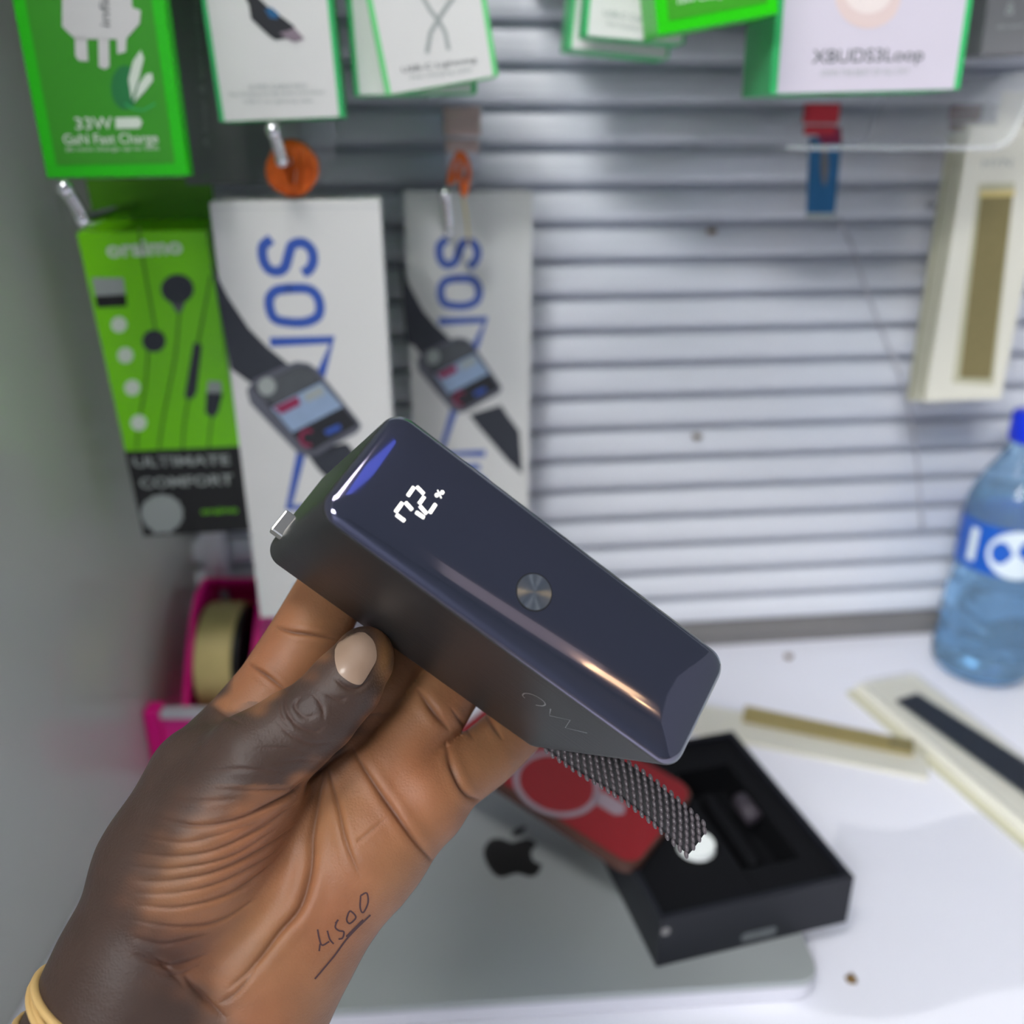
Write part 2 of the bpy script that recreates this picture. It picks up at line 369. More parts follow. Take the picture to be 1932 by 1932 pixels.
# 12 lime earphone box
LB, LBR = (272, 1010), (478, 999)
root, fc = wall_box('earphone_box', LB, LBR, .1985, .165, .035, 'lime green earphone box with black lower band, beside the left wall', 'box', M['lime'], M['lime'], tilt=.11)
fc.poly('hang_tab', [(-fc.w / 2, fc.h + .0), (fc.w / 2, fc.h + .0), (fc.w / 2, fc.h + .03), (-fc.w / 2, fc.h + .03)], M['limed'], px=False).location = (0, .0345, -.006)
zb = fc.at(330, 847)[1]
fc.poly('black_band', [(-fc.w / 2 - .0003, -.0005), (fc.w / 2 + .0003, -.0005), (fc.w / 2 + .0003, zb), (-fc.w / 2 - .0003, zb)], M['black'], px=False, lift=.0005)
fc.text('lettering', 'ULTIMATE', (252, 871), (434, 866), 20, M['inkl'], lift=.0008, bold=.025)
fc.text('lettering', 'COMFORT', (264, 911), (440, 903), 21, M['inkl'], lift=.0008, bold=.025)
fc.poly('seal', [(306 + (38 + 3 * (i % 2)) * math.cos(i * math.pi / 14), 968 + (34 + 3 * (i % 2)) * math.sin(i * math.pi / 14)) for i in range(28)], M['inkl'], lift=.0007)
fc.poly('seal_ribbon', [(290, 995), (318, 995), (325, 1006), (308, 1002), (292, 1007)], M['inkl'], lift=.0009)
fc.text('lettering', 'oraimo', (380, 963), (448, 960), 14, M['lime'], lift=.0008, bold=.01)
fc.text('lettering', 'oraimo', (201, 470), (343, 462), 30, M['inkw'], lift=.0008, bold=.03)
fc.poly('grey_badge', [(174, 524), (233, 524), (240, 577), (184, 580)], M['inkl'], lift=.0006)
fc.poly('badge_foot', [(180, 558), (238, 555), (240, 577), (184, 580)], M['black'], lift=.0008)
def disc_px(cx, cy, r, ry=None, n=18): return [(cx + r * math.cos(2 * math.pi * k / n), cy + (ry or r) * math.sin(2 * math.pi * k / n)) for k in range(n)]
for x, y in ((225, 612), (237, 670), (250, 731), (262, 797)):
    fc.poly('icon', disc_px(x, y, 15), M['inkw'], lift=.0006)
fc.poly('earbud_picture', disc_px(335, 545, 31, 28), M['strap'], lift=.0008)
fc.poly('earbud_picture', [(318, 562), (352, 562), (344, 586), (336, 592), (328, 580)], M['ink'], lift=.0007)
fc.poly('earbud_picture', disc_px(291, 643, 22, 21), M['strap'], lift=.0008)
fc.poly('remote_picture', [(366, 646), (381, 650), (371, 740), (363, 752), (350, 750), (350, 740)], M['strap'], lift=.0008)
fc.poly('connector_picture', [(390, 740), (420, 742), (412, 776), (402, 788), (388, 778)], M['strap'], lift=.0008)
fc.poly('connector_tip', [(393, 718), (418, 720), (418, 741), (391, 740)], M['inkl'], lift=.0008)
fc.strokes('wire_picture', [spline(l, 4) for l in ([(262, 428), (272, 500), (290, 600), (296, 640)], [(339, 590), (330, 680), (310, 780), (300, 845)],
    [(398, 520), (385, 590), (373, 650)], [(356, 752), (348, 800), (345, 845)], [(400, 786), (396, 820), (394, 845)], [(280, 662), (274, 730), (262, 800), (258, 845)])], .0016, M['limed'], lift=.0005)
# 13, 14 watch boxes
def watch_box(BL, BR, h, n, px0, label, P):
    root, fc = wall_box('watch_box', BL, BR, h, n, .045, label, 'box', M['white'], M['wside'], 'white watch boxes')
    # P maps the layout of the nearer box to this one
    fc.poly('band_picture', [P(*p) for p in ((398, 498), (430, 560), (470, 620), (505, 655), (548, 690), (500, 716), (472, 722), (455, 702), (436, 696))], M['strap'], lift=.0005)
    fc.poly('band_picture', [(885, 782), (945, 764), (959, 786), (980, 813), (986, 895), (957, 869), (926, 832), (901, 803)] if px0 else [P(*p) for p in ((575, 850), (620, 860), (655, 835), (690, 880), (706, 930), (712, 1010), (690, 985), (640, 925), (600, 885))], M['strap'], lift=.0005)
    fc.poly('watch_picture', [P(*p) for p in ((466, 735), (480, 715), (535, 690), (560, 682), (582, 685), (598, 696), (674, 790), (682, 803), (674, 815), (595, 858), (575, 860), (560, 852), (472, 760))], M['wcase'], lift=.0008)
    fc.poly('watch_picture', [P(*p) for p in ((478, 730), (560, 690), (584, 692), (676, 800), (590, 850), (570, 840))], M['wdark'], lift=.001)
    fc.poly('watch_picture', [P(*p) for p in ((484, 728), (560, 692), (584, 694), (604, 718), (520, 762), (500, 755))], M['wgrey'], lift=.0012)
    fc.poly('watch_screen', [P(*p) for p in ((512, 768), (606, 720), (647, 766), (552, 815))], M['wglass'], lift=.0013)
    fc.poly('watch_digits', [P(*p) for p in ((516, 768), (562, 746), (568, 762), (532, 780))], M['wred'], lift=.0015)
    fc.poly('watch_digits', [P(*p) for p in ((572, 744), (606, 726), (614, 742), (580, 758))], M['inkl'], lift=.0015)
    fc.poly('watch_dial', [P(*p) for p in disc_px(504, 728, 17)], M['inkl'], lift=.0015)
    fc.strokes('watch_ring', [[fc.at(*P(581 + 13 * math.cos(a), 825 + 14 * math.sin(a))) for a in np.linspace(1.2, 5.2, 12)]], .0022, M['wred'], px=False, lift=.0015)
    fc.poly('watch_print', [P(*p) for p in ((612, 812), (640, 799), (644, 808), (618, 820))], M['blue'], lift=.0015)
    ww = .0057
    ls = [spline([P(*p) for p in l], 6) for l in (
        [(508, 454), (496, 466), (497, 490), (508, 508), (525, 512), (538, 503), (545, 480), (552, 462), (572, 458), (588, 472), (591, 492), (584, 508), (576, 513)],
        [(545, 544), (522, 548), (509, 562), (510, 585), (520, 602), (545, 608), (575, 608), (598, 598), (604, 580), (598, 558), (580, 545), (545, 544)])]
    ls += [[P(*p) for p in l] for l in ([(515, 645), (627, 641), (606, 704)], [(568, 856), (545, 957), (650, 955)], [(545, 990), (640, 988)])]
    ls += [spline([P(*p) for p in l], 4) for l in ([(560, 1010), (640, 1012), (660, 1030), (660, 1060)], [(560, 1110), (640, 1110)])]
    for l_ in ls: fc.strokes('letter', [l_], ww, M['blue'], lift=.0004)
    fc.strokes('lid_crease', [[(-fc.w / 2, fc.h - .004), (fc.w / 2, fc.h - .004)]], .0008, M['wside'], px=False, lift=.0005)
    return root, fc
watch_box((492, 1165), (760, 1150), .2625, .20, None, 'nearer white watch box with blue lettering, left of the other', lambda x, y: (x, y))
def P2(x, y):      # same artwork as seen on the farther box
    bx_ = [1, y, x, x * y, y * y]
    u = (x - (385 + (y - 370) * .136)) / (286 + (y - 370) * -.015)
    v = (y - 450) / 505
    yy = 450 + v * 405 - .0 * y
    return (752 + (yy - 360) * .035 + u * (217 - (yy - 360) * .01), yy)
watch_box((786, 1010), (996, 1002), .2625, .072, 1, 'farther white watch box with blue lettering, right of the nearer one', P2)

# 15 stack of pale strap boxes at right
for i, (dx, n, lab) in enumerate(((-26, .085, 'rearmost of the three pale strap boxes hanging at right'), (-14, .098, 'middle of the three pale strap boxes hanging at right'), (0, .111, 'front pale strap box with an olive woven strap in its window'))):
    root, fc = wall_box('strap_box', (1744 + dx, 758), (1888 + dx, 752), .196, n, .0075, lab, 'box', M['cream'], M['creamd'], 'pale strap boxes hanging at right')
    if i == 2:
        fc.poly('window', [(1846, 346), (1914, 344), (1874, 728), (1796, 722)], M['creamd'], lift=.0004)
        fc.poly('woven_strap', [(1850, 366), (1909, 364), (1868, 714), (1810, 712)], M['olive'], lift=.0012)
        fc.strokes('strap_hem', [[(1850, 366), (1909, 364)]], .004, M['gold'], lift=.0016)
        fc.text('lettering', 'MYN', (1852, 310), (1908, 306), 15, M['inkl'])
        fc.poly('hang_tab', [(-.012, fc.h - .002), (.012, fc.h - .002), (.012, fc.h + .02), (-.012, fc.h + .02)], M['cream'], px=False)

peg('peg_hook', (122, 356), (158, 412), .262, 'chrome peg tip under the green charger box corner')
peg('peg_hook', (515, 247), (532, 300), .225, 'chrome peg with the bright tip above the orange coil')
peg('peg_hook', (839, 366), (846, 436), .16, 'chrome peg in front of the farther watch box')
# shorter pegs that carry the boxes, from the wall into the back of each box
def carrier(px, py, n, label):
    tip = wall_pt(px, py, n); bm = bmesh.new(); tube(bm, [tip - WN * (n + .003), tip], .003, 10)
    tag(obj('peg_rod', bm, M['chrome'], smooth=True), label, 'hook', 'rods behind the boxes')
for px, py, n, l in ((225, 60, .219, 'rod behind the green charger box'), (430, 100, .102, 'rod behind the charcoal box'), (530, 40, .186, 'rod behind the black plug box'),
                     (800, 40, .171, 'rod behind the crossed cable box'), (1185, 20, .131, 'rod behind the box at top centre'), (1352, -8, .211, 'rod behind the small green box'), (1640, 20, .176, 'rod behind the earbuds box'),
                     (1842, 60, .122, 'rod behind the dark green box'), (1905, 50, .142, 'rod behind the dark grey box'), (280, 385, .132, 'rod behind the lime box'), (530, 420, .156, 'rod behind the nearer watch box'),
                     (868, 400, .028, 'rod behind the farther watch box'), (1850, 400, .075, 'rod behind the pale strap boxes')):
    carrier(px, py, n, l)
# label holders
def holder(cx, cy, n, m, label, w=.0125, h=.013):
    c = wall_pt(cx, cy, n); r = empty('label_holder', mtx(c, WX, -WN, WZ)); tag(r, label, 'holder')
    obj('clip', bx(-w, w, 0, .008, -h * .4, h, bev=.0015), m, r)
    obj('clip', bx(-w * .9, w * .9, .001, .006, -h * 1.2, -h * .55, bev=.001), m, r)
    obj('arm', bx(-.002, .002, .008, n + .004, -.002, .002), M['slat'], r)
    return r
holder(595, 262, .06, M['alue'], 'grey metal bracket beside the orange coil')
holder(872, 240, .09, mat('bracket_rosy', srgb(190, 165, 155), .35, .5, noise=.1), 'pinkish grey bracket above the thin orange loop')
holder(872, 312, .05, M['alue'], 'grey metal bracket directly behind the thin orange loop')
holder(1553, 222, .1, M['tagr'], 'red clip above the blue tag', .012, .009)
holder(1826, 220, .07, mat('clip_dark_red', srgb(110, 15, 35), .4, noise=.1), 'dark red clip under the dark boxes at right', .011, .008)
# blue tag
r = empty('hanging_tag', mtx(wall_pt(1553, 330, .095), WX, -WN, WZ)); tag(r, 'blue plastic tag hanging under the red clip', 'tag')
fc = Face(wall_pt(1553, 330, .095), WX, WZ, WN, r)
fc.poly('tag_plate', [(1527, 258), (1587, 262), (1574, 402), (1521, 402)], M['tagb'], lift=.0012)
fc.poly('tag_foot', [(1521, 400), (1574, 400), (1573, 413), (1520, 413)], M['inkl'], lift=.001)
fc.poly('tag_slot', disc_px(1554, 312, 7, 38), M['rail'], lift=.0016)
fc.poly('tag_head', [(1535, 240), (1585, 240), (1586, 270), (1550, 272)], M['wred'], lift=.0018)
# orange coil and loop
bm = bmesh.new(); c = wall_pt(552, 318, .19)
for k in range(15):
    ph = (k - 7) / 7; ax = .0132 * (1 if ph >= 0 else -1) * max(abs(ph) ** .8, .06)
    pts = [c + WX * (ax * math.cos(t) + .001 * math.sin(3 * t + k)) + WZ * (.0135 * math.sin(t) + (.001 if k % 2 else -.0005)) + WN * (.004 * math.cos(t * 1) + .0012 * (k % 3)) for t in np.linspace(0, 2 * math.pi, 25)[:-1]]
    tube(bm, pts, .00115, 8, closed=True)
tag(obj('cord_coil', bm, M['orange'], smooth=True), 'coil of orange cord on the peg above the nearer watch box', 'cord')
bm = bmesh.new(); q = [wall_pt(x, y, .13) for x, y in ((866, 285), (853, 315), (848, 345), (868, 318), (872, 290), (884, 320), (876, 368), (868, 330))]
tube(bm, spline(q, 6), .0017, 8)
tag(obj('cord_loop', bm, M['orange'], smooth=True), 'thin orange cord loop beside the peg of the farther watch box', 'cord')
bm = bmesh.new(); tube(bm, spline([wall_pt(x, y, .125) for x, y in ((873, 368), (880, 410), (885, 465))], 6), .0008, 6)
tag(obj('string', bm, M['gold'], smooth=True), 'short beige string hanging over the blue letter S', 'string')
# thin grey strand standing in for a soft shadow line on the slats
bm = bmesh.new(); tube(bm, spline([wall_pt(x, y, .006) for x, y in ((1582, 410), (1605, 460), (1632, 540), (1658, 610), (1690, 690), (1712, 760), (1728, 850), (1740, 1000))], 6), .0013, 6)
tag(obj('shadow_strand', bm, mat('shadow_grey', srgb(198, 198, 204), .5, noise=.03), smooth=True), 'thin grey strand standing in for a shadow line down the slats below the blue tag', 'shadow line')
# acrylic tray, top right
bm = bmesh.new(); n1 = .19
path = [wall_pt(x, y, n1) for x, y in spline([(1482, 284), (1600, 284), (1750, 284), (1860, 284), (1893, 276), (1910, 258), (1932, 212), (1965, 140)], 5)]
prev = None
for p in path:
    a4 = [bm.verts.new(p), bm.verts.new(p - WN * (n1 + .001)), bm.verts.new(p - WN * (n1 + .001) + WZ * .003), bm.verts.new(p + WZ * .003)]
    if prev:
        for i in range(4): bm.faces.new((prev[i], prev[(i + 1) % 4], a4[(i + 1) % 4], a4[i]))
    else: bm.faces.new(a4)
    prev = a4
bm.faces.new(prev)
r = empty('acrylic_tray', Matrix.Translation(wall_pt(1700, 284, .1))); tag(r, 'clear acrylic tray with a curved up end, above the pale strap boxes', 'tray')
o = obj('shelf', bm, M['acryl'], r); o.matrix_parent_inverse = r.matrix_world.inverted()
bm = bmesh.new(); tube(bm, [p + WN * .001 + WZ * .0015 for p in path], .0018, 8); o = obj('rim', bm, M['acryl'], r, smooth=True); o.matrix_parent_inverse = r.matrix_world.inverted()

# crumbs
def crumb(p, s, label):
    bm = bmesh.new(); bmesh.ops.create_icosphere(bm, subdivisions=2, radius=s)
    for v in bm.verts: v.co *= random.uniform(.6, 1.15); v.co.z *= .6
    o = obj('crumb', bm, M['brown'], smooth=True); o.location = p; tag(o, label, 'crumb')
crumb(wall_pt(1342, 436, .004), .0045, 'upper brown speck stuck on a slat of the wall')
crumb(wall_pt(1315, 824, .004), .0045, 'lower brown speck stuck on a slat of the wall')
crumb(desk_pt(1607, 1846, .002), .0035, 'brown crumb on the desk right of the laptop corner')
crumb(desk_pt(1487, 1238, .003), .004, 'dark crumb on the desk at the foot of the slats')

# ------------------------------------------------------------------ bottle
bc = desk_pt(1846, 1262); bc = Vector((bc.x, bc.y, 0))
r = empty('water_bottle', Matrix.Translation(bc)); r.scale = (1.04, 1.04, 1.04); tag(r, 'blue tinted water bottle with a blue cap, standing at right', 'bottle')
def lathe(bm, prof, n=48, f=None, cap0=True, cap1=True):
    rings = []
    for z, rr in prof:
        rings.append([bm.verts.new(((rr + (f(z, 2 * math.pi * k / n) if f else 0)) * math.cos(2 * math.pi * k / n), (rr + (f(z, 2 * math.pi * k / n) if f else 0)) * math.sin(2 * math.pi * k / n), z)) for k in range(n)])
    for A, B in zip(rings, rings[1:]):
        for k in range(n): bm.faces.new((A[k], A[(k + 1) % n], B[(k + 1) % n], B[k]))
    if cap0: bm.faces.new(rings[0])
    if cap1: bm.faces.new(rings[-1])
prof = [(.001, .026), (.004, .035), (.012, .0405), (.02, .0415), (.03, .0405), (.045, .0395), (.06, .041), (.075, .0395), (.088, .037), (.094, .0355), (.1, .037), (.105, .0375), (.15, .0375), (.158, .037), (.17, .034), (.185, .027), (.2, .018), (.206, .0145), (.214, .014)]
pp = []
for (z, a), (z2, b) in zip(prof, prof[1:]):
    for k in range(4): pp.append((z + (z2 - z) * k / 4, a + (b - a) * k / 4))
pp.append(prof[-1])
dim = lambda z, t: (-.0022 * (max(0, math.sin(z * 210 + 1.2 * math.sin(5 * t)))) * (.5 + .5 * math.sin(6 * t + z * 140)) if .02 < z < .09 else 0)
bm = bmesh.new(); lathe(bm, pp, 64, dim); obj('bottle_body', bm, M['pet'], r, smooth=True)
bm = bmesh.new(); lathe(bm, [(z + .001, max(rr - .0012, .001)) for z, rr in pp if z < .165], 64, dim); obj('water', bm, M['water'], r, smooth=True)
bm = bmesh.new(); lathe(bm, [(.107, .0379), (.149, .0379)], 64, cap0=False, cap1=False); lab = obj('label', bm, M['lblue'], r, smooth=True)
th0 = math.atan2(-bc.y, -bc.x) + .28
bm = bmesh.new(); vs = []
for k in range(28):
    a = 2 * math.pi * k / 28; t = th0 + .62 * math.cos(a); vs.append(bm.verts.new((.0386 * math.cos(t), .0386 * math.sin(t), .128 + .021 * math.sin(a))))
cv = bm.verts.new((.0392 * math.cos(th0), .0392 * math.sin(th0), .128))
for k in range(28): bm.faces.new((cv, vs[k], vs[(k + 1) % 28]))
obj('label_badge', bm, M['lwhite'], lab)
bm = bmesh.new(); vs = []
for k in range(16):
    a = 2 * math.pi * k / 16; t = th0 + .13 + .17 * math.cos(a); vs.append(bm.verts.new((.0396 * math.cos(t), .0396 * math.sin(t), .132 + .007 * math.sin(a) * (1.4 if math.sin(a) > 0 else .8))))
bm.faces.new(vs); obj('label_drop', bm, M['lblue'], lab)
bm = bmesh.new()
for t0 in (-.95,):
    vs = [bm.verts.new((.0385 * math.cos(th0 + t0 + a), .0385 * math.sin(th0 + t0 + a), z)) for a, z in ((-.1, .114), (.1, .114), (.1, .143), (-.1, .143))]; bm.faces.new(vs)
obj('label_print', bm, M['lwhite'], lab)
bm = bmesh.new(); lathe(bm, [(.2135, .0155), (.216, .0165), (.236, .0165), (.238, .015)], 40, lambda z, t: .0004 * math.sin(40 * t)); obj('cap', bm, M['cap'], r, smooth=True)
# beige pot edge at far right
bm = bmesh.new(); lathe(bm, [(0, .02), (.002, .022), (.05, .022), (.052, .02)], 32)
o = obj('beige_tub', bm, M['creamd'], smooth=True); o.location = desk_pt(1970, 1275); tag(o, 'beige tub cut off by the right edge beside the bottle', 'tub')

# ------------------------------------------------------------------ things on the desk
def desk_face(name, A, B, Cc, z, label, cat, group=None, root_z=0):
    """A, B: near-edge corners as seen at height z; Cc: a far corner. Local x along A-B, y away, z up."""
    a, b, c = desk_pt(*A, z), desk_pt(*B, z), desk_pt(*Cc, z)
    x = (b - a).normalized(); y = Vector((0, 0, 1)).cross(x); w = (b - a).length; d = abs((c - a).dot(y))
    o = Vector((a.x, a.y, root_z)); r = empty(name, mtx(o, x, y, Vector((0, 0, 1)))); tag(r, label, cat, group)
    f = Face(a, x, y, Vector((0, 0, 1)), r); f.w, f.d = w, d
    return r, f
# laptop
r, fc = desk_face('laptop', (625, 1906), (1552, 1848), (1480, 1500), .0155, 'closed silver laptop lying on the white desk under the black box', 'laptop')
w, d = .312, .221
ox = fc.w - w
bm = bmesh.new(); prism(bm, rrect(w / 2, d / 2, .012, 8, ox + w / 2, d / 2), lambda x, y, t: (x, y, t), .001, .0105); obj('base', bm, M['alue'], r)
bm = bmesh.new(); prism(bm, rrect(w / 2, d / 2, .012, 8, ox + w / 2, d / 2), lambda x, y, t: (x, y, t), .0112, .0155)
es = [e for e in bm.edges if all(v.co.z > .015 for v in e.verts)]; bmesh.ops.bevel(bm, geom=es, offset=.0012, segments=3, affect='EDGES', profile=.5)
lid = obj('lid', bm, M['alu'], r)
bm = bmesh.new(); prism(bm, rrect(w / 2 - .002, d / 2 - .002, .011, 8, ox + w / 2, d / 2), lambda x, y, t: (x, y, t), .0104, .0113); obj('seam', bm, M['ink'], r)
for x, y in ((ox + .03, .03), (ox + w - .03, .03), (ox + .03, d - .03), (ox + w - .03, d - .03)):
    bm = bmesh.new(); prism(bm, rrect(.006, .006, .0059, 6, x, y), lambda x, y, t: (x, y, t), 0, .0011); obj('foot', bm, M['black'], r)
q = lambda L: [(700 + x / 2.76, 1232 + y / 2.76) for x, y in L]
fc.poly('logo', q(spline([(592, 1010), (620, 975), (665, 966), (705, 978), (735, 988), (770, 978), (815, 968), (850, 982), (862, 1000)], 4) + spline([(862, 1000), (838, 1030), (836, 1060), (852, 1088), (890, 1102)], 4)[1:] + spline([(890, 1102), (872, 1145), (835, 1166), (800, 1158), (762, 1148), (722, 1158), (680, 1170), (640, 1152), (606, 1105), (586, 1050), (592, 1010)], 4)[1:-1]), M['black'], lift=.0003, parent=lid)
fc.poly('logo_leaf', q(spline([(728, 955), (745, 925), (790, 905), (806, 903), (800, 925), (772, 950), (728, 955)], 4)[:-1]), M['black'], lift=.0003, parent=lid)
# black box
zb0, zb1 = .0157, .051
r, fc = desk_face('product_box', (1245, 1737), (1612, 1654), (1385, 1378), zb1, 'open black product box with a moulded tray, on the laptop', 'box', root_z=zb0)
w, d = fc.w, fc.d; h = zb1 - zb0; t = .0035
bm = bmesh.new()
box(bm, 0, w, 0, t, 0, h); box(bm, 0, w, d - t, d, 0, h); box(bm, 0, t, t, d - t, 0, h); box(bm, w - t, w, t, d - t, 0, h); box(bm, t, w - t, t, d - t, 0, .002)
obj('shell', bm, M['blackbox'], r)
bm = bmesh.new(); g = .0035; H = h - g
sx0, sx1, sy0, sy1 = w * .53, w * .84, d * .17, d * .80
box(bm, t, sx0, t, d - t, .002, H, bev=.001); box(bm, sx1, w - t, t, d - t, .002, H, bev=.001)
box(bm, sx0, sx1, t, sy0, .002, H); box(bm, sx0, sx1, sy1, d - t, .002, H)
box(bm, sx0, sx1, sy0, sy1, .002, .008)
tray = obj('tray', bm, M['blackin'], r)
bm = bmesh.new(); box(bm, sx0 + (sx1 - sx0) * .28, sx0 + (sx1 - sx0) * .5, sy0 + .01, sy1 - .016, .008, H - .006, bev=.004, seg=4); obj('divider', bm, M['blackin'], tray)
bm = bmesh.new(); tube(bm, [(sx1 - .006, sy1 - .03, H - .006), (sx1 - .006, sy1 - .05, H - .006)], .006, 12); obj('tray_knob', bm, mat('foam_mauve', srgb(58, 52, 60), .6, noise=.1), tray, smooth=True)
# finger notch printed on the near wall
bm = bmesh.new(); prism(bm, rrect(.0115, .0032, .003, 5, w * .52, .0072), lambda x, y, tt: (x, tt, y), -.0004, .0002); obj('front_label', bm, M['wgrey'], r)
bm = bmesh.new(); prism(bm, rrect(.0028, .0028, .0027, 6, .004, h - .009), lambda x, y, tt: (x, tt, y), -.0004, .0002); obj('corner_magnet', bm, M['rail'], r)
c = desk_pt(1313, 1600, zb0 + H + .0005)
bm = bmesh.new(); bmesh.ops.create_cone(bm, cap_ends=True, segments=40, radius1=.0118, radius2=.0112, depth=.004)
o = obj('round_charger', bm, M['felt']); o.location = c + Vector((0, 0, .0022)); tag(o, 'white round disc lying in the black box tray', 'disc')
# red phone case: three corners with their heights
p0, p1, p2 = desk_pt(1198, 1640, .0565), desk_pt(1314, 1490, .0575), desk_pt(938, 1482, .074)
x = (p1 - p0).normalized(); y = (p2 - p0); y = (y - x * y.dot(x)).normalized(); n = x.cross(y)
if n.z < 0: n = -n
wd = (p1 - p0).length; ln = .150
r = empty('phone_case', mtx(p0, x, y, n)); tag(r, 'red phone case with a grey magnet ring, resting on the black box', 'phone case')
fc = Face(p0, x, y, n, r)
bm = bmesh.new(); prism(bm, rrect(wd / 2, ln / 2, .011, 8, wd / 2, ln / 2), lambda a, b, t: (a, b, t), -.009, -.0008); obj('bumper', bm, M['brownc'], r)
bm = bmesh.new(); prism(bm, rrect(wd / 2 - .0015, ln / 2 - .0015, .0105, 8, wd / 2, ln / 2), lambda a, b, t: (a, b, t), -.0012, 0); obj('back_panel', bm, M['redc'], r)
cx, cy = fc.at(1050, 1478)
def annulus(bm, f, cx, cy, r0, r1, z, n=48):
    A = [bm.verts.new(f(cx + r0 * math.cos(2 * math.pi * k / n), cy + r0 * math.sin(2 * math.pi * k / n), z)) for k in range(n)]
    B = [bm.verts.new(f(cx + r1 * math.cos(2 * math.pi * k / n), cy + r1 * math.sin(2 * math.pi * k / n), z)) for k in range(n)]
    for k in range(n): bm.faces.new((A[k], A[(k + 1) % n], B[(k + 1) % n], B[k]))
bm = bmesh.new(); annulus(bm, fc.f, cx, cy, .0245, .0285, .0004); obj('magnet_ring', bm, M['ringg'], r)
fc.poly('magnet_bar', [(1122, 1500), (1140, 1495), (1180, 1520), (1178, 1536), (1160, 1538), (1120, 1514)], M['ringg'], lift=.0004)
# strap packs on the desk
r, fc = desk_face('strap_pack', (1290, 1375), (1752, 1468), (1780, 1425), .004, 'clear pack holding a gold mesh strap, behind the black box', 'pack')
bm = bmesh.new(); box(bm, 0, fc.w, -.0, .042, .0002, .0035, bev=.001); obj('pack_card', bm, M['cream'], r)
fc.poly('mesh_strap', [(1405, 1336), (1722, 1404), (1722, 1428), (1400, 1362)], M['goldm'], lift=.003)
fc.strokes('strap_edge', [[(1400, 1364), (1722, 1430)]], .0012, M['gold'], lift=.0036)
fc.poly('strap_clasp', [(1678, 1395), (1722, 1404), (1722, 1428), (1676, 1418)], M['olive'], lift=.0038)
bm = bmesh.new(); box(bm, .0, fc.w, .0, .042, .0036, .0092, bev=.002); obj('blister', bm, M['film'], r)
a, b = desk_pt(1612, 1290, .012), desk_pt(1960, 1585, .012)
x = (b - a).normalized(); y = Vector((0, 0, 1)).cross(x)
r = empty('strap_pack', mtx(Vector((a.x, a.y, 0)), x, y, Vector((0, 0, 1)))); tag(r, 'white pack with a black strap, in front of the water bottle', 'pack')
fc = Face(a, x, y, Vector((0, 0, 1)), r); ln = (b - a).length + .05
obj('pack_tray', bx(0, ln, 0, .062, .0002, .0115, bev=.002), M['cream'], r)
obj('pack_base', bx(-.003, ln, -.004, .055, .0001, .0035), M['creamd'], r)
fc.poly('black_strap', [(1690, 1325), (1730, 1312), (1932, 1440), (2010, 1500), (1990, 1545), (1932, 1500)], M['navy'], lift=.002)
bm = bmesh.new(); box(bm, .004, ln, .004, .058, .0118, .0185, bev=.003); obj('blister', bm, M['film'], r)
# crumpled clear bag
c0 = desk_pt(1790, 1700); bm = bmesh.new(); N = 36
g = {}
for i in range(N + 1):
    for j in range(N + 1):
        u, v = i / N * 2 - 1, j / N * 2 - 1
        X = .085 * u * (1 - .1 * v) + .03 * v; Y = .075 * v + .01 * math.sin(3 * u)
        e = max(0, 1 - max(abs(u), abs(v)) ** 6)
        Z = .0006 + e * (.0022 + .0014 * math.sin(5 * u + 3 * v) * math.sin(4 * v - 2 * u) + .0007 * math.sin(13 * u + 9 * v))
        g[i, j] = bm.verts.new((X, Y, max(Z, .0004)))
for i in range(N):
    for j in range(N): bm.faces.new((g[i, j], g[i + 1, j], g[i + 1, j + 1], g[i, j + 1]))
o = obj('plastic_bag', bm, M['film'], smooth=True); o.location = c0; tag(o, 'flat crumpled clear plastic bag on the desk at lower right', 'bag')

# ------------------------------------------------------------------ pink tape dispenser
dx = XL + .0008
r = empty('tape_dispenser', Matrix.Translation((dx, .575, 0))); tag(r, 'hot pink tape dispenser beside the left wall, behind the hand', 'tape dispenser')
wd = .082; wa, wb = .021, .078
side = [(.012, .008), (.13, .008), (.13, .06), (.128, .09), (.118, .108), (.1, .118), (.08, .116), (.06, .102), (.042, .08), (.026, .055), (.014, .040)]
bm = bmesh.new(); prism(bm, side, lambda a, b, t: (t, a, b), wa, wa + .005); obj('side_wall', bm, M['pink'], r)
bm = bmesh.new(); prism(bm, side, lambda a, b, t: (t, a, b), wb - .005, wb); obj('side_wall', bm, M['pink'], r)
bm = bmesh.new(); hood = [(.13, .008), (.13, .06), (.128, .09), (.118, .108), (.1, .118), (.1, .115), (.115, .106), (.125, .089), (.127, .06), (.127, .008)]
prism(bm, hood, lambda a, b, t: (t, a, b), wa + .005, wb - .005); obj('hood', bm, M['pink'], r)
obj('base', bx(0, wd, 0, .131, 0, .008), M['pink'], r)
obj('front_panel', bx(.004, wd, 0, .010, .008, .050, bev=.0008), mat('pink_plastic_light', srgb(232, 40, 150), .35, noise=.03), r)
obj('post', bx(0, .012, -.004, .012, .008, .057, bev=.002), M['pink'], r)
obj('cutter', bx(.013, wd - .002, -.003, .006, .0505, .0555), M['alue'], r)
bm = bmesh.new(); bmesh.ops.create_cone(bm, cap_ends=True, segments=24, radius1=.004, radius2=.004, depth=wb - wa - .01, matrix=Matrix.Translation(((wa + wb) / 2, .068, .062)) @ Matrix.Rotation(math.pi / 2, 4, 'Y')); obj('axle', bm, M['black'], r)
r = empty('tape_roll', Matrix.Translation((dx + .048, .643, .062))); tag(r, 'roll of gold tape with a black hub, in the pink dispenser', 'tape')
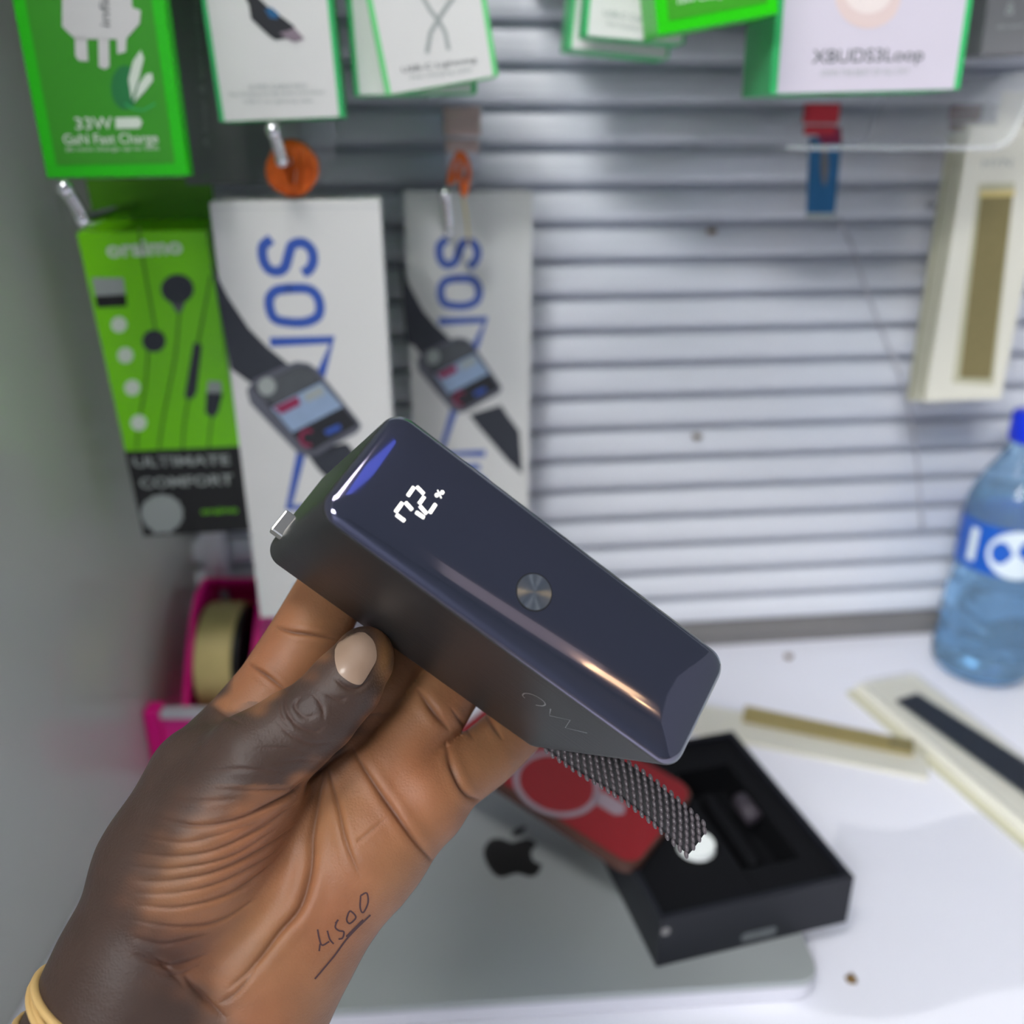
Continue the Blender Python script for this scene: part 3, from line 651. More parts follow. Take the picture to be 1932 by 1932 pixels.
def ring_x(bm, r0, r1, x0, x1, n=56):
    R = [[bm.verts.new((x, rr * math.cos(2 * math.pi * k / n), rr * math.sin(2 * math.pi * k / n))) for k in range(n)] for x, rr in ((x0, r0), (x0, r1), (x1, r1), (x1, r0))]
    for i in range(4):
        for k in range(n): bm.faces.new((R[i][k], R[i][(k + 1) % n], R[(i + 1) % 4][(k + 1) % n], R[(i + 1) % 4][k]))
bm = bmesh.new(); ring_x(bm, .036, .0455, -.016, .012); obj('tape', bm, M['gold'], r, smooth=False)
bm = bmesh.new(); ring_x(bm, .0045, .0358, -.014, .011); ring_x(bm, .012, .042, .012, .016); obj('hub', bm, M['black'], r)

# ------------------------------------------------------------------ power bank
def v3(a): return RT * a[0] - UP * a[1] + FW * a[2]
Cc = Vector((.006, .0206, .2358)); U = Vector((.790, .598, .138)).normalized(); V = Vector((.495, -.754, .432)); V = (V - U * V.dot(U)).normalized()
Nn = U.cross(V)
if Nn.z > 0: Nn = -Nn
uW, vW, nW, oW = v3(U), v3(V), v3(Nn), cw(*Cc)
bank = empty('power_bank', mtx(oW, uW, vW, nW)); tag(bank, 'dark grey power bank showing 72 percent, held in the hand', 'power bank')
L2, W2 = .0575, .0181
def bank_profile(T):      # length range at depth T below the display face
    k = T / .066
    return -L2 - .0072 * k, L2 - .0138 * k
bm = bmesh.new()
TT = .0665
c = {}
for iz, T in enumerate((0, TT)):
    a0, a1 = bank_profile(T)
    for ix, a in enumerate((a0, a1)):
        for iy, b in enumerate((-W2, W2)): c[ix, iy, iz] = bm.verts.new((a, b, -T))
for f in (((0, 0, 0), (1, 0, 0), (1, 1, 0), (0, 1, 0)), ((0, 0, 1), (0, 1, 1), (1, 1, 1), (1, 0, 1)), ((0, 0, 0), (0, 0, 1), (1, 0, 1), (1, 0, 0)), ((0, 1, 0), (1, 1, 0), (1, 1, 1), (0, 1, 1)), ((0, 0, 0), (0, 1, 0), (0, 1, 1), (0, 0, 1)), ((1, 0, 0), (1, 0, 1), (1, 1, 1), (1, 1, 0))):
    bm.faces.new([c[i] for i in f])
es = [e for e in bm.edges if abs(e.verts[0].co.z - e.verts[1].co.z) > .01]
bmesh.ops.bevel(bm, geom=es, offset=.0058, segments=10, profile=.5, affect='EDGES')
es = [e for e in bm.edges if all(v.co.z < -TT + 1e-5 for v in e.verts)]
bmesh.ops.bevel(bm, geom=es, offset=.0055, segments=8, profile=.5, affect='EDGES')
es = [e for e in bm.edges if all(v.co.z > -1e-6 for v in e.verts)]
bmesh.ops.bevel(bm, geom=es, offset=.0007, segments=3, profile=.5, affect='EDGES')
mb = mat('bank_shell', srgb(50, 50, 50), .38, .35)
nt = mb.node_tree; b = nt.nodes['Principled BSDF']; tc = nt.nodes['Texture Coordinate']
mp = nt.nodes.new('ShaderNodeMapping'); mp.inputs['Scale'].default_value = (40, 2600, 2600); ns = nt.nodes.new('ShaderNodeTexNoise'); ns.inputs['Scale'].default_value = 1
nt.links.new(tc.outputs['Object'], mp.inputs[0]); nt.links.new(mp.outputs[0], ns.inputs['Vector'])
bp = nt.nodes.new('ShaderNodeBump'); bp.inputs['Strength'].default_value = .25; bp.inputs['Distance'].default_value = .0003
nt.links.new(ns.outputs['Fac'], bp.inputs['Height']); nt.links.new(bp.outputs[0], b.inputs['Normal'])
shell = obj('shell', bm, mb, bank, smooth=True)
shell.data.set_sharp_from_angle(angle=math.radians(50))
# domed glossy display panel
hx, hy, rc = L2 - .0003, W2 - .0003, .0055
bm = bmesh.new(); rings = []
def dome(k):       # inset fraction from rim -> height
    return .0025 * (1 - (1 - k) ** 3) + .0007 * (1 - (1 - min(k, .1) / .1) ** 2)
ins = [0, .003, .008, .016, .03, .05, .075, .1, .13, .17, .21, .25, .30, .36, .46, .6, .75, .9]
for k in ins:
    m_ = k * hy; pts = rrect(hx - m_, hy - m_, max(rc - m_ * .35, .0022) if hy - m_ > .0024 else (hy - m_) * .95, 8)
    rings.append([bm.verts.new((x, y, dome(k))) for x, y in pts])
for A, B in zip(rings, rings[1:]):
    n_ = len(A)
    for k in range(n_): bm.faces.new((A[k], A[(k + 1) % n_], B[(k + 1) % n_], B[k]))
bm.faces.new(rings[-1])
mp_ = mat('panel_gloss', (.075, .088, .13), .09, .75, coat=.8)
pb = mp_.node_tree.nodes['Principled BSDF']; pb.inputs['Coat Roughness'].default_value = .03
try: pb.inputs['Thin Film Thickness'].default_value = 480; pb.inputs['Thin Film IOR'].default_value = 1.7
except Exception: pass
panel = obj('display_panel', bm, mp_, bank, smooth=True)
pf = Face(oW + nW * .0032, uW, vW, nW, bank)
q5 = lambda L: [(500 + x / 4.83, 760 + y / 4.83) for x, y in L]
segs = [[(1305, 843), (1352, 775)], [(1388, 772), (1440, 825)], [(1408, 915), (1446, 862)], [(1416, 948), (1466, 1005)], [(1382, 1003), (1442, 1043)], [(1504, 998), (1550, 930)],
        [(1194, 990), (1246, 918)], [(1284, 915), (1334, 970)], [(1203, 1026), (1264, 1072)]]
sg = []
for s_ in segs:
    pf.strokes('digit_segment', [q5(s_)], .00085, M['led'], lift=.00012, parent=panel)
pf.strokes('percent_sign', [q5([(1572, 797), (1604, 868)])] + [q5([(cx_ + 13 * math.cos(a), cy_ + 15 * math.sin(a)) for a in np.linspace(0, 6.3, 12)]) for cx_, cy_ in ((1564, 842), (1614, 818))], .0002, M['led'], lift=.00012, parent=panel)
bx_, by_ = pf.at(1008, 1117)
mbn = mat('button_metal', (.6, .65, .7), .18, 1)
bn = mbn.node_tree.nodes['Principled BSDF']; bn.inputs['Anisotropic'].default_value = .92
tg = mbn.node_tree.nodes.new('ShaderNodeTangent'); tg.direction_type = 'RADIAL'; tg.axis = 'Z'; mbn.node_tree.links.new(tg.outputs[0], bn.inputs['Tangent'])
bm = bmesh.new()
def disc(bm, r0, z0, z1, n=48):
    A = [bm.verts.new((r0 * math.cos(2 * math.pi * k / n), r0 * math.sin(2 * math.pi * k / n), z0)) for k in range(n)]
    B = [bm.verts.new((r0 * math.cos(2 * math.pi * k / n), r0 * math.sin(2 * math.pi * k / n), z1)) for k in range(n)]
    for k in range(n): bm.faces.new((A[k], A[(k + 1) % n], B[(k + 1) % n], B[k]))
    bm.faces.new(B)
disc(bm, .00475, -.001, .0002); o = obj('power_button', bm, mbn, bank); o.location = (bx_, by_, .0031)
bm = bmesh.new(); disc(bm, .00505, -.001, .0001); o2 = obj('button_rim', bm, M['black'], o); o2.location = (0, 0, 0)
# the usb plug at the end and the etched mark on the side
a0, a1 = bank_profile(.048)
bm = bmesh.new(); box(bm, a0 - .0032, a0 + .003, -.0150, -.0072, -.0495, -.0455, bev=.0006); obj('usb_plug', bm, M['metal'], bank)
sf = Face(oW - vW * (W2 + .00004), uW, -nW, -vW, bank)
q2 = lambda L: [(700 + x / 2.76, 1232 + y / 2.76) for x, y in L]
sf.strokes('etched_mark', [q2([(936, 290), (930, 325), (1038, 348), (1012, 388), (1125, 415)]), q2(spline([(800, 232), (790, 218), (806, 208), (850, 218), (895, 246), (908, 266), (892, 274), (860, 270)], 4))], .00042, M['etch'], lift=.0001)
# braided strap
cen = spline([(1040, 1385, .286), (1110, 1432, .281), (1175, 1470, .276), (1245, 1522, .272), (1316, 1588, .270)], 14)
cen = [pz(*p) for p in cen]
hw = .0054
strap = empty('braided_strap', Matrix.Translation(cen[0])); strap.parent = None
bm = bmesh.new(); bm2 = bmesh.new()
Ls = [0]
for a, b in zip(cen, cen[1:]): Ls.append(Ls[-1] + (b - a).length)
tot = Ls[-1]
def on(s):
    s = max(0, min(tot - 1e-6, s))
    i = max(k for k in range(len(Ls) - 1) if Ls[k] <= s); t = (s - Ls[i]) / (Ls[i + 1] - Ls[i])
    p = cen[i].lerp(cen[i + 1], t); T = (cen[i + 1] - cen[i]).normalized(); nrm = (CAM - p).normalized(); nrm = (nrm + RT * .15 + UP * .25).normalized(); side = T.cross(nrm).normalized(); nrm = side.cross(T).normalized()
    return p, T, side, nrm
prev = None
for k in range(41):
    p, T, sd, nr = on(tot * k / 40)
    ring = [bm.verts.new(p + sd * hw * .93 * math.cos(a) + nr * .0012 * math.sin(a)) for a in np.linspace(0, 2 * math.pi, 13)[:-1]]
    if prev:
        for i in range(12): bm.faces.new((prev[i], prev[(i + 1) % 12], ring[(i + 1) % 12], ring[i]))
    else: bm.faces.new(ring)
    prev = ring
bm.faces.new(prev)
st = .0025; nr_ = 8
for i in range(int(tot / st) + 1):
    for j in range(nr_):
        s_ = i * st + (j % 2) * st * .5 + .0004; 
        if s_ > tot: continue
        p, T, sd, nr = on(s_); off = (j - (nr_ - 1) / 2) / ((nr_ - 1) / 2)
        q = p + sd * hw * off * .98 + nr * .0011 * math.sqrt(max(0, 1.03 - off * off))
        ax = (T * .75 + sd * (.62)).normalized(); ay = nr.cross(ax).normalized()
        for sgn in ((1, -1) if abs(off) < .99 else (1,)):
            nn = nr * sgn; qq = p + sd * hw * off * .98 + nn * .0011 * math.sqrt(max(0, 1.03 - off * off))
            mm = mtx(qq, ax * .00130, ay * .00066, nn * .0008)
            bmesh.ops.create_icosphere(bm2, subdivisions=2, radius=1, matrix=mm)
inv = strap.matrix_world.inverted()
for B_ in (bm, bm2):
    for v in B_.verts: v.co = inv @ (v.co if True else v.co)
obj('band_core', bm, M['knitd'], strap, smooth=True)
obj('braid', bm2, M['knit'], strap, smooth=True)
tag(strap, 'dark woven carrying strap hanging from the power bank over the red case', 'strap')

# ------------------------------------------------------------------ the hand
HZ = .0009
CH = [  # px, py, depth, radius in px
]
def nd(px, py, z, r): return (np.array([(px - CC) / F * z, (py - CC) / F * z, z]), r / F * z)
def chain(*L): return [nd(*l) for l in L]
palm = [chain((75, 2250, .246, 195), (262, 1850, .258, 152)), chain((310, 2260, .252, 190), (500, 1800, .272, 150)),
        chain((262, 1850, .258, 150), (330, 1640, .262, 138), (395, 1480, .270, 118)),
        chain((500, 1800, .272, 150), (690, 1600, .277, 112), (795, 1520, .282, 80)),
        chain((330, 1800, .268, 140), (470, 1420, .284, 86)), chain((430, 1780, .272, 130), (610, 1430, .288, 84)), chain((520, 1760, .274, 120), (720, 1470, .288, 80)),
        chain((380, 1640, .258, 112), (470, 1500, .262, 92))]
fingers = [chain((440, 1405, .284, 84), (520, 1300, .287, 76), (578, 1205, .292, 72), (640, 1090, .305, 66), (730, 1000, .322, 58), (790, 960, .338, 50)),
           chain((600, 1430, .287, 82), (700, 1290, .295, 74), (790, 1170, .314, 66), (880, 1090, .333, 56)),
           chain((705, 1470, .286, 80), (812, 1345, .297, 68), (885, 1235, .317, 62), (960, 1160, .335, 52)),
           chain((790, 1512, .284, 76), (850, 1470, .290, 66), (915, 1428, .300, 60), (1000, 1350, .322, 54), (1060, 1280, .336, 46))]
thumb = chain((395, 1560, .256, 115), (480, 1440, .259, 98), (555, 1382, .2625, 82), (600, 1350, .264, 74), (652, 1292, .268, 70), (684, 1246, .2715, 59), (689, 1234, .272, 53))
allp = [n_ for c_ in palm + fingers + [thumb] for n_ in c_]
lo = np.min([p - r for p, r in allp], 0) - .004; hi = np.max([p + r for p, r in allp], 0) + .004
lo[1] = max(lo[1], -1); hi[1] = min(hi[1], (2170 - CC) / F * .25)
dims = np.ceil((hi - lo) / HZ).astype(int)
gx, gy, gz = [(lo[i] + HZ * np.arange(dims[i])).astype(np.float32) for i in range(3)]
PX, PY, PZ = np.meshgrid(gx, gy, gz, indexing='ij', sparse=True)
def cone(a, ra, b, rb):
    d = b - a; L2_ = float(d @ d)
    X, Y, Z = PX - a[0], PY - a[1], PZ - a[2]
    t = np.clip((X * d[0] + Y * d[1] + Z * d[2]) / L2_, 0, 1)
    return np.sqrt((X - t * d[0]) ** 2 + (Y - t * d[1]) ** 2 + (Z - t * d[2]) ** 2) - (ra + (rb - ra) * t)
def smin(a, b, k):
    h = np.clip(.5 + .5 * (b - a) / k, 0, 1); return b + (a - b) * h - k * h * (1 - h)
def chn(c_, k):
    d = None
    for (a, ra), (b, rb) in zip(c_, c_[1:]):
        e = cone(a, ra, b, rb); d = e if d is None else (smin(d, e, k) if k else np.minimum(d, e))
    return d
dp = None
for c_ in palm:
    e = chn(c_, .006); dp = e if dp is None else smin(dp, e, .009)
D = None
for c_ in fingers:
    e = smin(dp, chn(c_, 0), .006); D = e if D is None else np.minimum(D, e)
D = np.minimum(D, smin(dp, chn(thumb, .001), .005))
del dp, e
# keep the flesh out of the bank: it flattens where it presses the shell
ub, vb, nb = [np.array(t) for t in (U, V, Nn)]; cb = np.array(Cc)
def pl(v): return (PX - cb[0]) * v[0] + (PY - cb[1]) * v[1] + (PZ - cb[2]) * v[2]
A_ = pl(ub); B_ = pl(vb); T_ = -pl(nb)
rr_ = .0045
qx = np.maximum(np.maximum(-L2 - .0072 * T_ / .066 - A_, A_ - (L2 - .0138 * T_ / .066)) + rr_, 0); qy = np.maximum(np.abs(B_) - W2 + rr_, 0); qz = np.maximum(np.maximum(T_ - TT, -T_) + rr_, 0)
db = np.sqrt(qx * qx + qy * qy + qz * qz) - rr_
D = np.maximum(D, -(db + .0001))
del A_, B_, T_, qx, qy, qz, db
def surface_nets(vol):
    s = vol < 0
    nx, ny, nz = vol.shape
    acc = np.zeros((nx - 1, ny - 1, nz - 1, 3), np.float32); cnt = np.zeros((nx - 1, ny - 1, nz - 1), np.float32)
    def sl(o): return tuple(slice(o[i], o[i] + (nx, ny, nz)[i] - 1) for i in range(3))
    import itertools
    for o in itertools.product((0, 1), repeat=3):
        for ax in range(3):
            if o[ax]: continue
            p = list(o); p[ax] = 1
            a, b = vol[sl(o)], vol[sl(p)]; m = s[sl(o)] != s[sl(p)]
            idx = np.nonzero(m); t = a[idx] / (a[idx] - b[idx])
            v = np.zeros((len(t), 3), np.float32) + np.array(o, np.float32); v[:, ax] = t
            np.add.at(acc, idx, v) if False else acc.__setitem__(idx, acc[idx] + v); cnt[idx] += 1
    ii = np.nonzero(cnt > 0); ids = -np.ones(cnt.shape, np.int64); ids[ii] = np.arange(len(ii[0]))
    verts = np.stack(ii, 1) + acc[ii] / cnt[ii][:, None]
    quads = []
    for ax in range(3):
        o = [slice(1, -1)] * 3; o[ax] = slice(0, -1)
        base = s[tuple(o)]; p = list(o); p[ax] = slice(1, None); nxt = s[tuple(p)]
        m = base != nxt; idx = np.array(np.nonzero(m)); off = np.ones(3, int); off[ax] = 0; idx = idx + off[:, None]
        b, c_ = (ax + 1) % 3, (ax + 2) % 3
        def cell(db_, dc):
            j = idx.copy(); j[b] -= db_; j[c_] -= dc; return ids[tuple(j)]
        Q = np.stack([cell(0, 0), cell(1, 0), cell(1, 1), cell(0, 1)], 1)
        fl = base[m]; Q[fl] = Q[fl][:, ::-1]; quads.append(Q)
    Q = np.concatenate(quads); return verts, Q[:, ::-1]
verts, quads = surface_nets(D); del D
verts = verts * HZ + lo
Vw = np.array(CAM)[None] + verts[:, :1] * np.array(RT)[None] - verts[:, 1:2] * np.array(UP)[None] + verts[:, 2:3] * np.array(FW)[None]
me = bpy.data.meshes.new('hand'); me.from_pydata(Vw.tolist(), [], quads.tolist()); me.update()
bm = bmesh.new(); bm.from_mesh(me)
for _ in range(3): bmesh.ops.smooth_vert(bm, verts=bm.verts, factor=.5, use_axis_x=True, use_axis_y=True, use_axis_z=True)
bmesh.ops.recalc_face_normals(bm, faces=bm.faces)
bmesh.ops.subdivide_edges(bm, edges=bm.edges, cuts=1, use_grid_fill=True)
for _ in range(2): bmesh.ops.smooth_vert(bm, verts=bm.verts, factor=.5, use_axis_x=True, use_axis_y=True, use_axis_z=True)
bm.to_mesh(me); bm.free(); me.update()
nv = len(me.vertices); co = np.empty(nv * 3); me.vertices.foreach_get('co', co); co = co.reshape(-1, 3)
no = np.empty(nv * 3); me.vertices.foreach_get('normal', no); no = no.reshape(-1, 3)
rel = co - np.array(CAM); zc = rel @ np.array(FW); X2 = CC + F * (rel @ np.array(RT)) / zc; Y2 = CC - F * (rel @ np.array(UP)) / zc
vd = rel / np.linalg.norm(rel, axis=1)[:, None]; facing = -(vd * no).sum(1)
if facing[(X2 > 400) & (X2 < 600) & (Y2 > 1500) & (Y2 < 1700) & (zc < .262)].mean() < 0: no = -no; facing = -facing
P2d = np.stack([X2, Y2], 1)
h1 = lambda L: spline([(x / 2.19, 1050 + y / 2.19) for x, y in L], 6)
def pdist(L, taper=False):
    d = np.full(nv, 1e9); S_ = np.zeros(nv); n_ = len(L) - 1
    for i_, (a, b) in enumerate(zip(L, L[1:])):
        a, b = np.array(a), np.array(b); ab = b - a; t = np.clip(((P2d - a) @ ab) / (ab @ ab), 0, 1)
        e = np.hypot(*(P2d - a - t[:, None] * ab).T); m = e < d; d[m] = e[m]; S_[m] = (i_ + t[m]) / n_
    return (d, np.sin(np.pi * np.clip(S_, .0, 1)) ** .6) if taper else d
CREASES = [  # polyline, width px, depth m, pigment
    ([(600, 1060), (800, 1112), (1000, 1080), (1200, 980), (1290, 890)], 5, .0007, .8), ([(560, 1150), (750, 1182), (900, 1150), (1080, 1090)], 4, .0004, .5),
    ([(540, 1220), (720, 1240), (900, 1210), (1100, 1110), (1220, 1020)], 5, .0007, .6), ([(530, 1280), (720, 1290), (950, 1240), (1150, 1120)], 4, .0006, .5),
    ([(540, 1340), (700, 1340), (900, 1300), (1100, 1200), (1220, 1110)], 5, .0007, .6), ([(550, 1390), (720, 1390), (900, 1350), (1080, 1260), (1180, 1180)], 4, .0005, .5),
    ([(560, 1440), (740, 1450), (960, 1390), (1150, 1250)], 5, .0007, .6), ([(540, 1500), (720, 1530), (900, 1510), (1080, 1400)], 5, .0006, .6),
    ([(540, 1570), (680, 1602), (860, 1560)], 5, .0006, .7), ([(540, 1640), (700, 1690), (870, 1640)], 6, .0007, .8), ([(620, 1700), (720, 1730), (840, 1680)], 4, .0004, .6),
    ([(1340, 870), (1320, 1000), (1290, 1150), (1280, 1300), (1240, 1450), (1150, 1560), (1050, 1690), (940, 1790)], 9, .0016, .75),
    ([(1350, 860), (1390, 1000), (1430, 1180), (1490, 1330)], 6, .0009, .6),
    ([(1450, 780), (1520, 900), (1620, 1040), (1720, 1180), (1815, 1290)], 7, .0014, 1), ([(1450, 790), (1350, 860), (1200, 985), (1040, 1060)], 6, .0010, .7),
    ([(760, 1730), (850, 1830), (940, 1915)], 8, .0011, .9), ([(760, 1780), (690, 1700), (600, 1640)], 5, .0006, .6),
    ([(1130, 285), (1200, 310), (1300, 325), (1400, 345)], 5, .0010, 1), ([(1020, 440), (1100, 490), (1195, 565)], 5, .0009, 1), ([(880, 620), (940, 660), (1000, 690)], 4, .0005, .7),
    ([(1840, 760), (1866, 870), (1925, 980), (1990, 1010)], 6, .0012, 1), ([(1720, 540), (1790, 640), (1860, 720)], 7, .0014, 1), ([(1860, 620), (1960, 760)], 4, .0006, .7), ([(2000, 640), (2080, 760)], 5, .0008, .8),
    ([(1190, 560), (1180, 620), (1220, 690), (1300, 725), (1350, 690)], 5, .0004, .6), ([(1130, 640), (1180, 720), (1280, 772), (1400, 765)], 4, .0003, .5), ([(1250, 570), (1220, 620), (1260, 662), (1320, 650)], 4, .00035, .6), ([(1150, 590), (1160, 660), (1210, 720)], 3, .0004, .6),
    ([(1290, 560), (1330, 620), (1340, 680)], 4, .0004, .7), ([(1330, 560), (1400, 590), (1440, 580)], 4, .0004, .5), ([(1380, 500), (1430, 540), (1480, 545), (1540, 500)], 5, .0008, .6),
    ([(830, 890), (1000, 878), (1180, 892)], 4, .0003, .6), ([(860, 962), (1000, 966), (1180, 960), (1250, 930)], 4, .0004, .7), ([(700, 1000), (860, 1010), (1000, 1000)], 4, .0003, .5), ([(1000, 800), (1150, 790), (1280, 810)], 3, .0002, .4),
    ([(1620, 1060), (1500, 1160), (1470, 1180)], 4, .0003, .3), ([(1060, 1700), (980, 1800), (900, 1850)], 5, .0005, .5), ([(1100, 860), (1240, 840), (1340, 850)], 3, .0002, .4),
]
disp = np.zeros(nv); pig = np.zeros(nv); fr = np.clip(facing * 3, 0, 1)
for L, w_, dpt, pg in CREASES:
    d, tp = pdist(h1(L), True); w_ *= .8; tp2 = .35 + .65 * tp
    disp += np.exp(-(d / (w_ * tp2)) ** 2) * dpt * tp * .9 - np.exp(-((d - w_ * 3) / (w_ * 1.8)) ** 2) * dpt * tp * .25
    pig = np.maximum(pig, np.exp(-(d / (w_ * .6 * tp2)) ** 2) * pg * tp)
# soft swelling between the thenar folds
co2 = co - no * (disp * fr)[:, None]
me.vertices.foreach_set('co', co2.ravel()); me.update()
# skin colour: pale palm, dark back and thumb
poly = [(400, 1330), (440, 1345), (500, 1328), (530, 1300), (585, 1260), (620, 1210), (650, 1165), (720, 1190), (745, 1240), (735, 1300), (690, 1370), (640, 1425), (560, 1470), (480, 1500), (400, 1540), (330, 1600), (275, 1690), (290, 1760), (350, 1830), (400, 1870), (440, 1960), (460, 2300), (-400, 2300), (-200, 1500), (300, 1330), (395, 1290), (440, 1230), (470, 1260), (430, 1300)]
ins_ = np.zeros(nv, bool)
for (x1, y1), (x2, y2) in zip(poly, poly[1:] + poly[:1]):
    cnd = (Y2 < y1) != (Y2 < y2)
    with np.errstate(divide='ignore', invalid='ignore'): xs = (x2 - x1) * (Y2 - y1) / ((y2 - y1) or 1e-9) + x1
    ins_ ^= cnd & (X2 < xs)
sd = pdist(poly + poly[:1]) * np.where(ins_, 1, -1)
nz_ = 7 * np.sin(X2 * .09 + Y2 * .05) + 6 * np.sin(Y2 * .13 - X2 * .04)
wl = np.where((X2 < 560) & (Y2 > 1480), 55, 16)
dark = 1 / (1 + np.exp(-(sd + nz_) / (wl * .35)))
dark *= np.where((X2 > 440) & (Y2 < 1345) & (Y2 > 1100) & (zc > .2735), 0, 1)
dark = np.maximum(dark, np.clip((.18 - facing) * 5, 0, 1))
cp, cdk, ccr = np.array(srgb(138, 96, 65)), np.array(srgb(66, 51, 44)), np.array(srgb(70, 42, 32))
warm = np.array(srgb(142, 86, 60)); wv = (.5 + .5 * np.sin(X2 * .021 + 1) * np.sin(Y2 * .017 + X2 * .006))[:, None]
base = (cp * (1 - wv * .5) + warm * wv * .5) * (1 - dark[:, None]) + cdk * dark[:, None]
# deeper brown stain where the palm meets the wrist, and the orange-brown thumb tip rim
stain = np.exp(-((X2 - 330) / 90) ** 2 - ((Y2 - 1790) / 45) ** 2)[:, None] * .7; base = base * (1 - stain) + np.array(srgb(50, 36, 34)) * stain
tip = np.exp(-((X2 - 728) / 16) ** 2 - ((Y2 - 1250) / 60) ** 2)[:, None] * .75; base = base * (1 - tip) + np.array(srgb(140, 98, 56)) * tip
kn = np.exp(-((X2 - 575) / 42) ** 2 - ((Y2 - 1325) / 32) ** 2)[:, None] * .6; base = base * (1 - kn) + np.array(srgb(52, 40, 38)) * kn
kp = (pig * fr)[:, None] * .8; base = base * (1 - kp) + ccr * kp
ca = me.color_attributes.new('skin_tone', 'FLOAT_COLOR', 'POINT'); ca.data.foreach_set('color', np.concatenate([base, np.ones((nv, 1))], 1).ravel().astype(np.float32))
ms = mat('skin', (.3, .15, .08), .5, sss=.06, spec=.38); nt = ms.node_tree; b = nt.nodes['Principled BSDF']; tc = nt.nodes['Texture Coordinate']
at = nt.nodes.new('ShaderNodeAttribute'); at.attribute_name = 'skin_tone'
n1_ = nt.nodes.new('ShaderNodeTexNoise'); n1_.inputs['Scale'].default_value = 120; n1_.inputs['Detail'].default_value = 6
nt.links.new(tc.outputs['Object'], n1_.inputs['Vector'])
mr = nt.nodes.new('ShaderNodeMapRange'); mr.inputs[3].default_value = .82; mr.inputs[4].default_value = 1.18; nt.links.new(n1_.outputs['Fac'], mr.inputs[0])
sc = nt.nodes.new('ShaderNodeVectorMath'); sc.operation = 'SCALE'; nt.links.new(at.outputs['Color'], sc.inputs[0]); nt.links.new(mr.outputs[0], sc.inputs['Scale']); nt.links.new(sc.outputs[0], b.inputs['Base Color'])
vo = nt.nodes.new('ShaderNodeTexVoronoi'); vo.inputs['Scale'].default_value = 900; vo.feature = 'DISTANCE_TO_EDGE'; nt.links.new(tc.outputs['Object'], vo.inputs['Vector'])
n3 = nt.nodes.new('ShaderNodeTexNoise'); n3.inputs['Scale'].default_value = 420; n3.inputs['Detail'].default_value = 5; nt.links.new(tc.outputs['Object'], n3.inputs['Vector'])
b1 = nt.nodes.new('ShaderNodeBump'); b1.inputs['Strength'].default_value = .35; b1.inputs['Distance'].default_value = .0004; nt.links.new(n3.outputs['Fac'], b1.inputs['Height'])
b2 = nt.nodes.new('ShaderNodeBump'); b2.inputs['Strength'].default_value = .35; b2.inputs['Distance'].default_value = .0003; nt.links.new(vo.outputs['Distance'], b2.inputs['Height']); nt.links.new(b1.outputs[0], b2.inputs['Normal']); nt.links.new(b2.outputs[0], b.inputs['Normal'])
me.materials.append(ms)
for p in me.polygons: p.use_smooth = True
hand = bpy.data.objects.new('hand', me); COL.objects.link(hand)
tag(hand, 'person\'s left hand, palm facing the viewer, gripping the power bank', 'person')
bvh = BVHTree.FromPolygons([v.co for v in me.vertices], [p.vertices for p in me.polygons])
def skin(px, py, lift=.0):
    h = bvh.ray_cast(CAM, ray(px, py).normalized())
    if h[0] is None: return None
    n_ = h[1]; n_ = n_ if n_.dot(CAM - h[0]) > 0 else -n_
    return h[0] + n_ * lift, n_
def skin_strokes(name, lines, wpx, m, lift=.00012):
    bm = bmesh.new()
    for L in lines:
        L = spline(L, 5); A, B = [], []
        for i, p in enumerate(L):
            t = np.array(L[min(i + 1, len(L) - 1)]) - np.array(L[max(i - 1, 0)]); t = t / (np.linalg.norm(t) + 1e-9); q_ = np.array([-t[1], t[0]]) * wpx / 2
            a, b = skin(*(np.array(p) + q_), lift), skin(*(np.array(p) - q_), lift)
            if a and b: A.append(bm.verts.new(a[0])); B.append(bm.verts.new(b[0]))
        for i in range(len(A) - 1): bm.faces.new((A[i], B[i], B[i + 1], A[i + 1]))
    return obj(name, bm, m, hand, smooth=True)
skin_strokes('handwriting', [[(x / 2.19, 1050 + y / 2.19) for x, y in L] for L in (
    [(1312, 1540), (1318, 1575), (1330, 1605), (1360, 1590)], [(1352, 1545), (1362, 1580), (1378, 1600)], [(1318, 1630), (1322, 1600)],
    [(1395, 1500), (1385, 1530), (1400, 1545), (1420, 1550), (1415, 1575), (1398, 1580)], [(1385, 1515), (1398, 1500)],
    [(1440, 1470), (1432, 1500), (1445, 1515), (1470, 1490), (1450, 1465), (1440, 1470)], [(1490, 1400), (1488, 1450), (1500, 1470), (1520, 1430), (1515, 1390), (1490, 1400)],
    [(1530, 1480), (1440, 1570), (1380, 1650), (1300, 1745)], [(1500, 1500), (1430, 1570)])], 3.2, M['inkpen'])
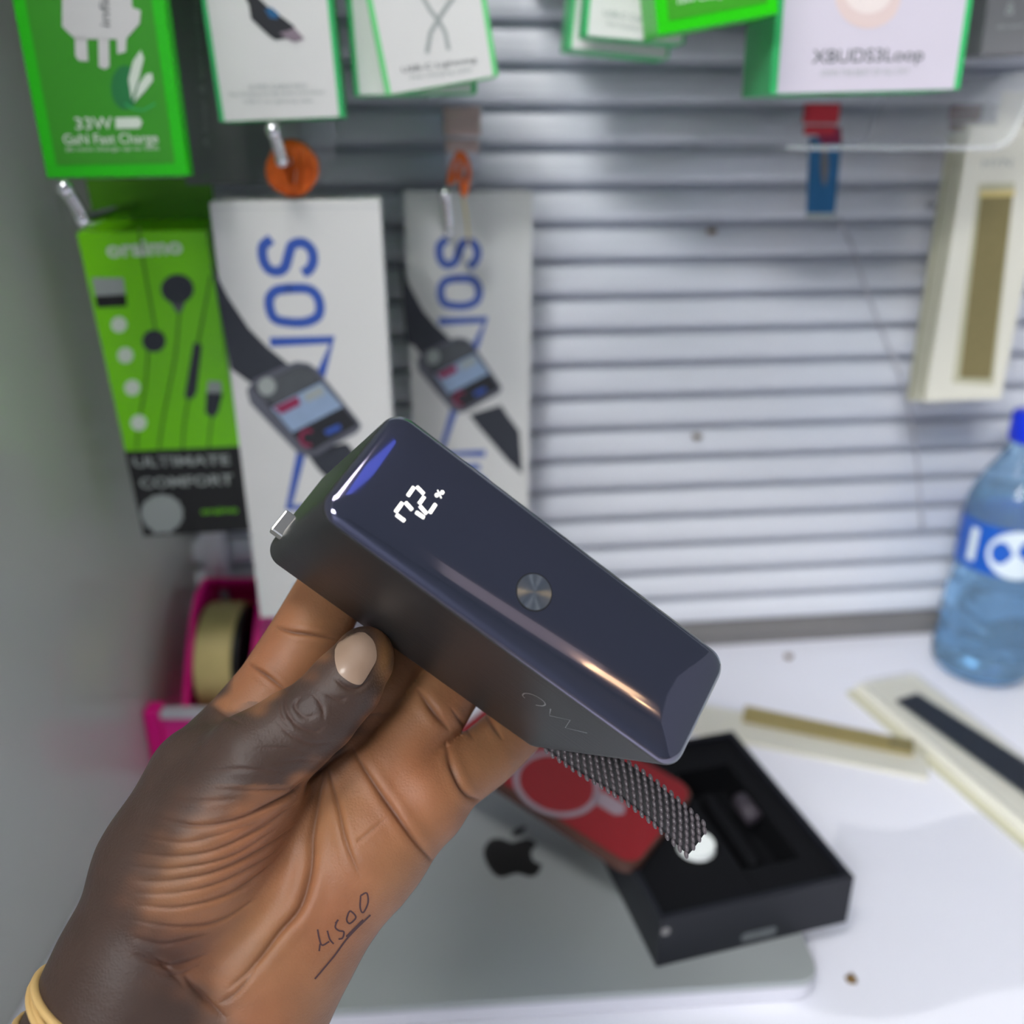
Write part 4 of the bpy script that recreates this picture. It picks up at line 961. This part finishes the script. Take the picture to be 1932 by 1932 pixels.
# thumb nail
out = [(632, 1226), (640, 1210), (652, 1194), (663, 1189), (674, 1188), (688, 1194), (702, 1206), (709, 1222), (710, 1244), (700, 1264), (686, 1286), (677, 1292), (662, 1288), (646, 1277), (637, 1266), (632, 1246)]
out = spline(out + [out[0]], 3)[:-1]; cx, cy = 671, 1236
bm = bmesh.new(); rings = []
for k in (1, .92, .75, .5, .25):
    ring = []
    for x, y in out:
        for q_ in (1, .96, .92, .88, .84, .8, .7, .5, 0):
            a = skin(cx + (x - cx) * k * q_, cy + (y - cy) * k * q_, .0001)
            if a and abs((a[0] - skin(cx, cy)[0]).dot(FW)) < .0055: break
        ring.append(a[0] + (CAM - a[0]).normalized() * (.00015 + .0004 * (1 - k ** 3)))
    rings.append([bm.verts.new(p) for p in ring])
for A, B in zip(rings, rings[1:]):
    for k in range(len(A)): bm.faces.new((A[k], A[(k + 1) % len(A)], B[(k + 1) % len(A)], B[k]))
bm.faces.new(rings[-1])
nl = obj('thumb_nail', bm, M['nail'], hand, smooth=True); nl['label'] = 'pale beige thumb nail'
# rubber bands round the wrist
ax0 = pz(330, 2010, .257); adir = (pz(480, 1750, .268) - pz(180, 2230, .25)).normalized()
e1 = (RT - adir * RT.dot(adir)).normalized(); e2 = adir.cross(e1)
bands = []
for i, (off, tilt, ph, w_) in enumerate(((.004, .12, .3, .0016), (-.002, -.05, 1.2, .0017), (-.0065, .10, 2.2, .0015), (.0075, -.10, 4.0, .0014))):
    pts = []
    for k in range(72):
        a = 2 * math.pi * k / 72; d = (e1 * math.cos(a) + e2 * math.sin(a) + adir * (tilt * math.sin(a + ph))).normalized()
        o_ = ax0 + adir * off
        h = bvh.ray_cast(o_ + d * .12, -d)
        if h[0] is not None: pts.append(h[0] + d * .0012)
    sm = [sum((pts[(k + j) % len(pts)] for j in range(-2, 3)), Vector()) / 5 for k in range(len(pts))]
    bm = bmesh.new(); tube(bm, sm, w_, 8, closed=True, rb=.0011)
    o = obj('rubber_band', bm, M['rubber'], smooth=True)
    tag(o, ['tan rubber band highest up the wrist loop', 'tan rubber band in the middle of the wrist loop', 'tan rubber band lowest on the wrist', 'thin tan rubber band crossing nearest the palm'][i], 'rubber band', 'rubber bands round the wrist')
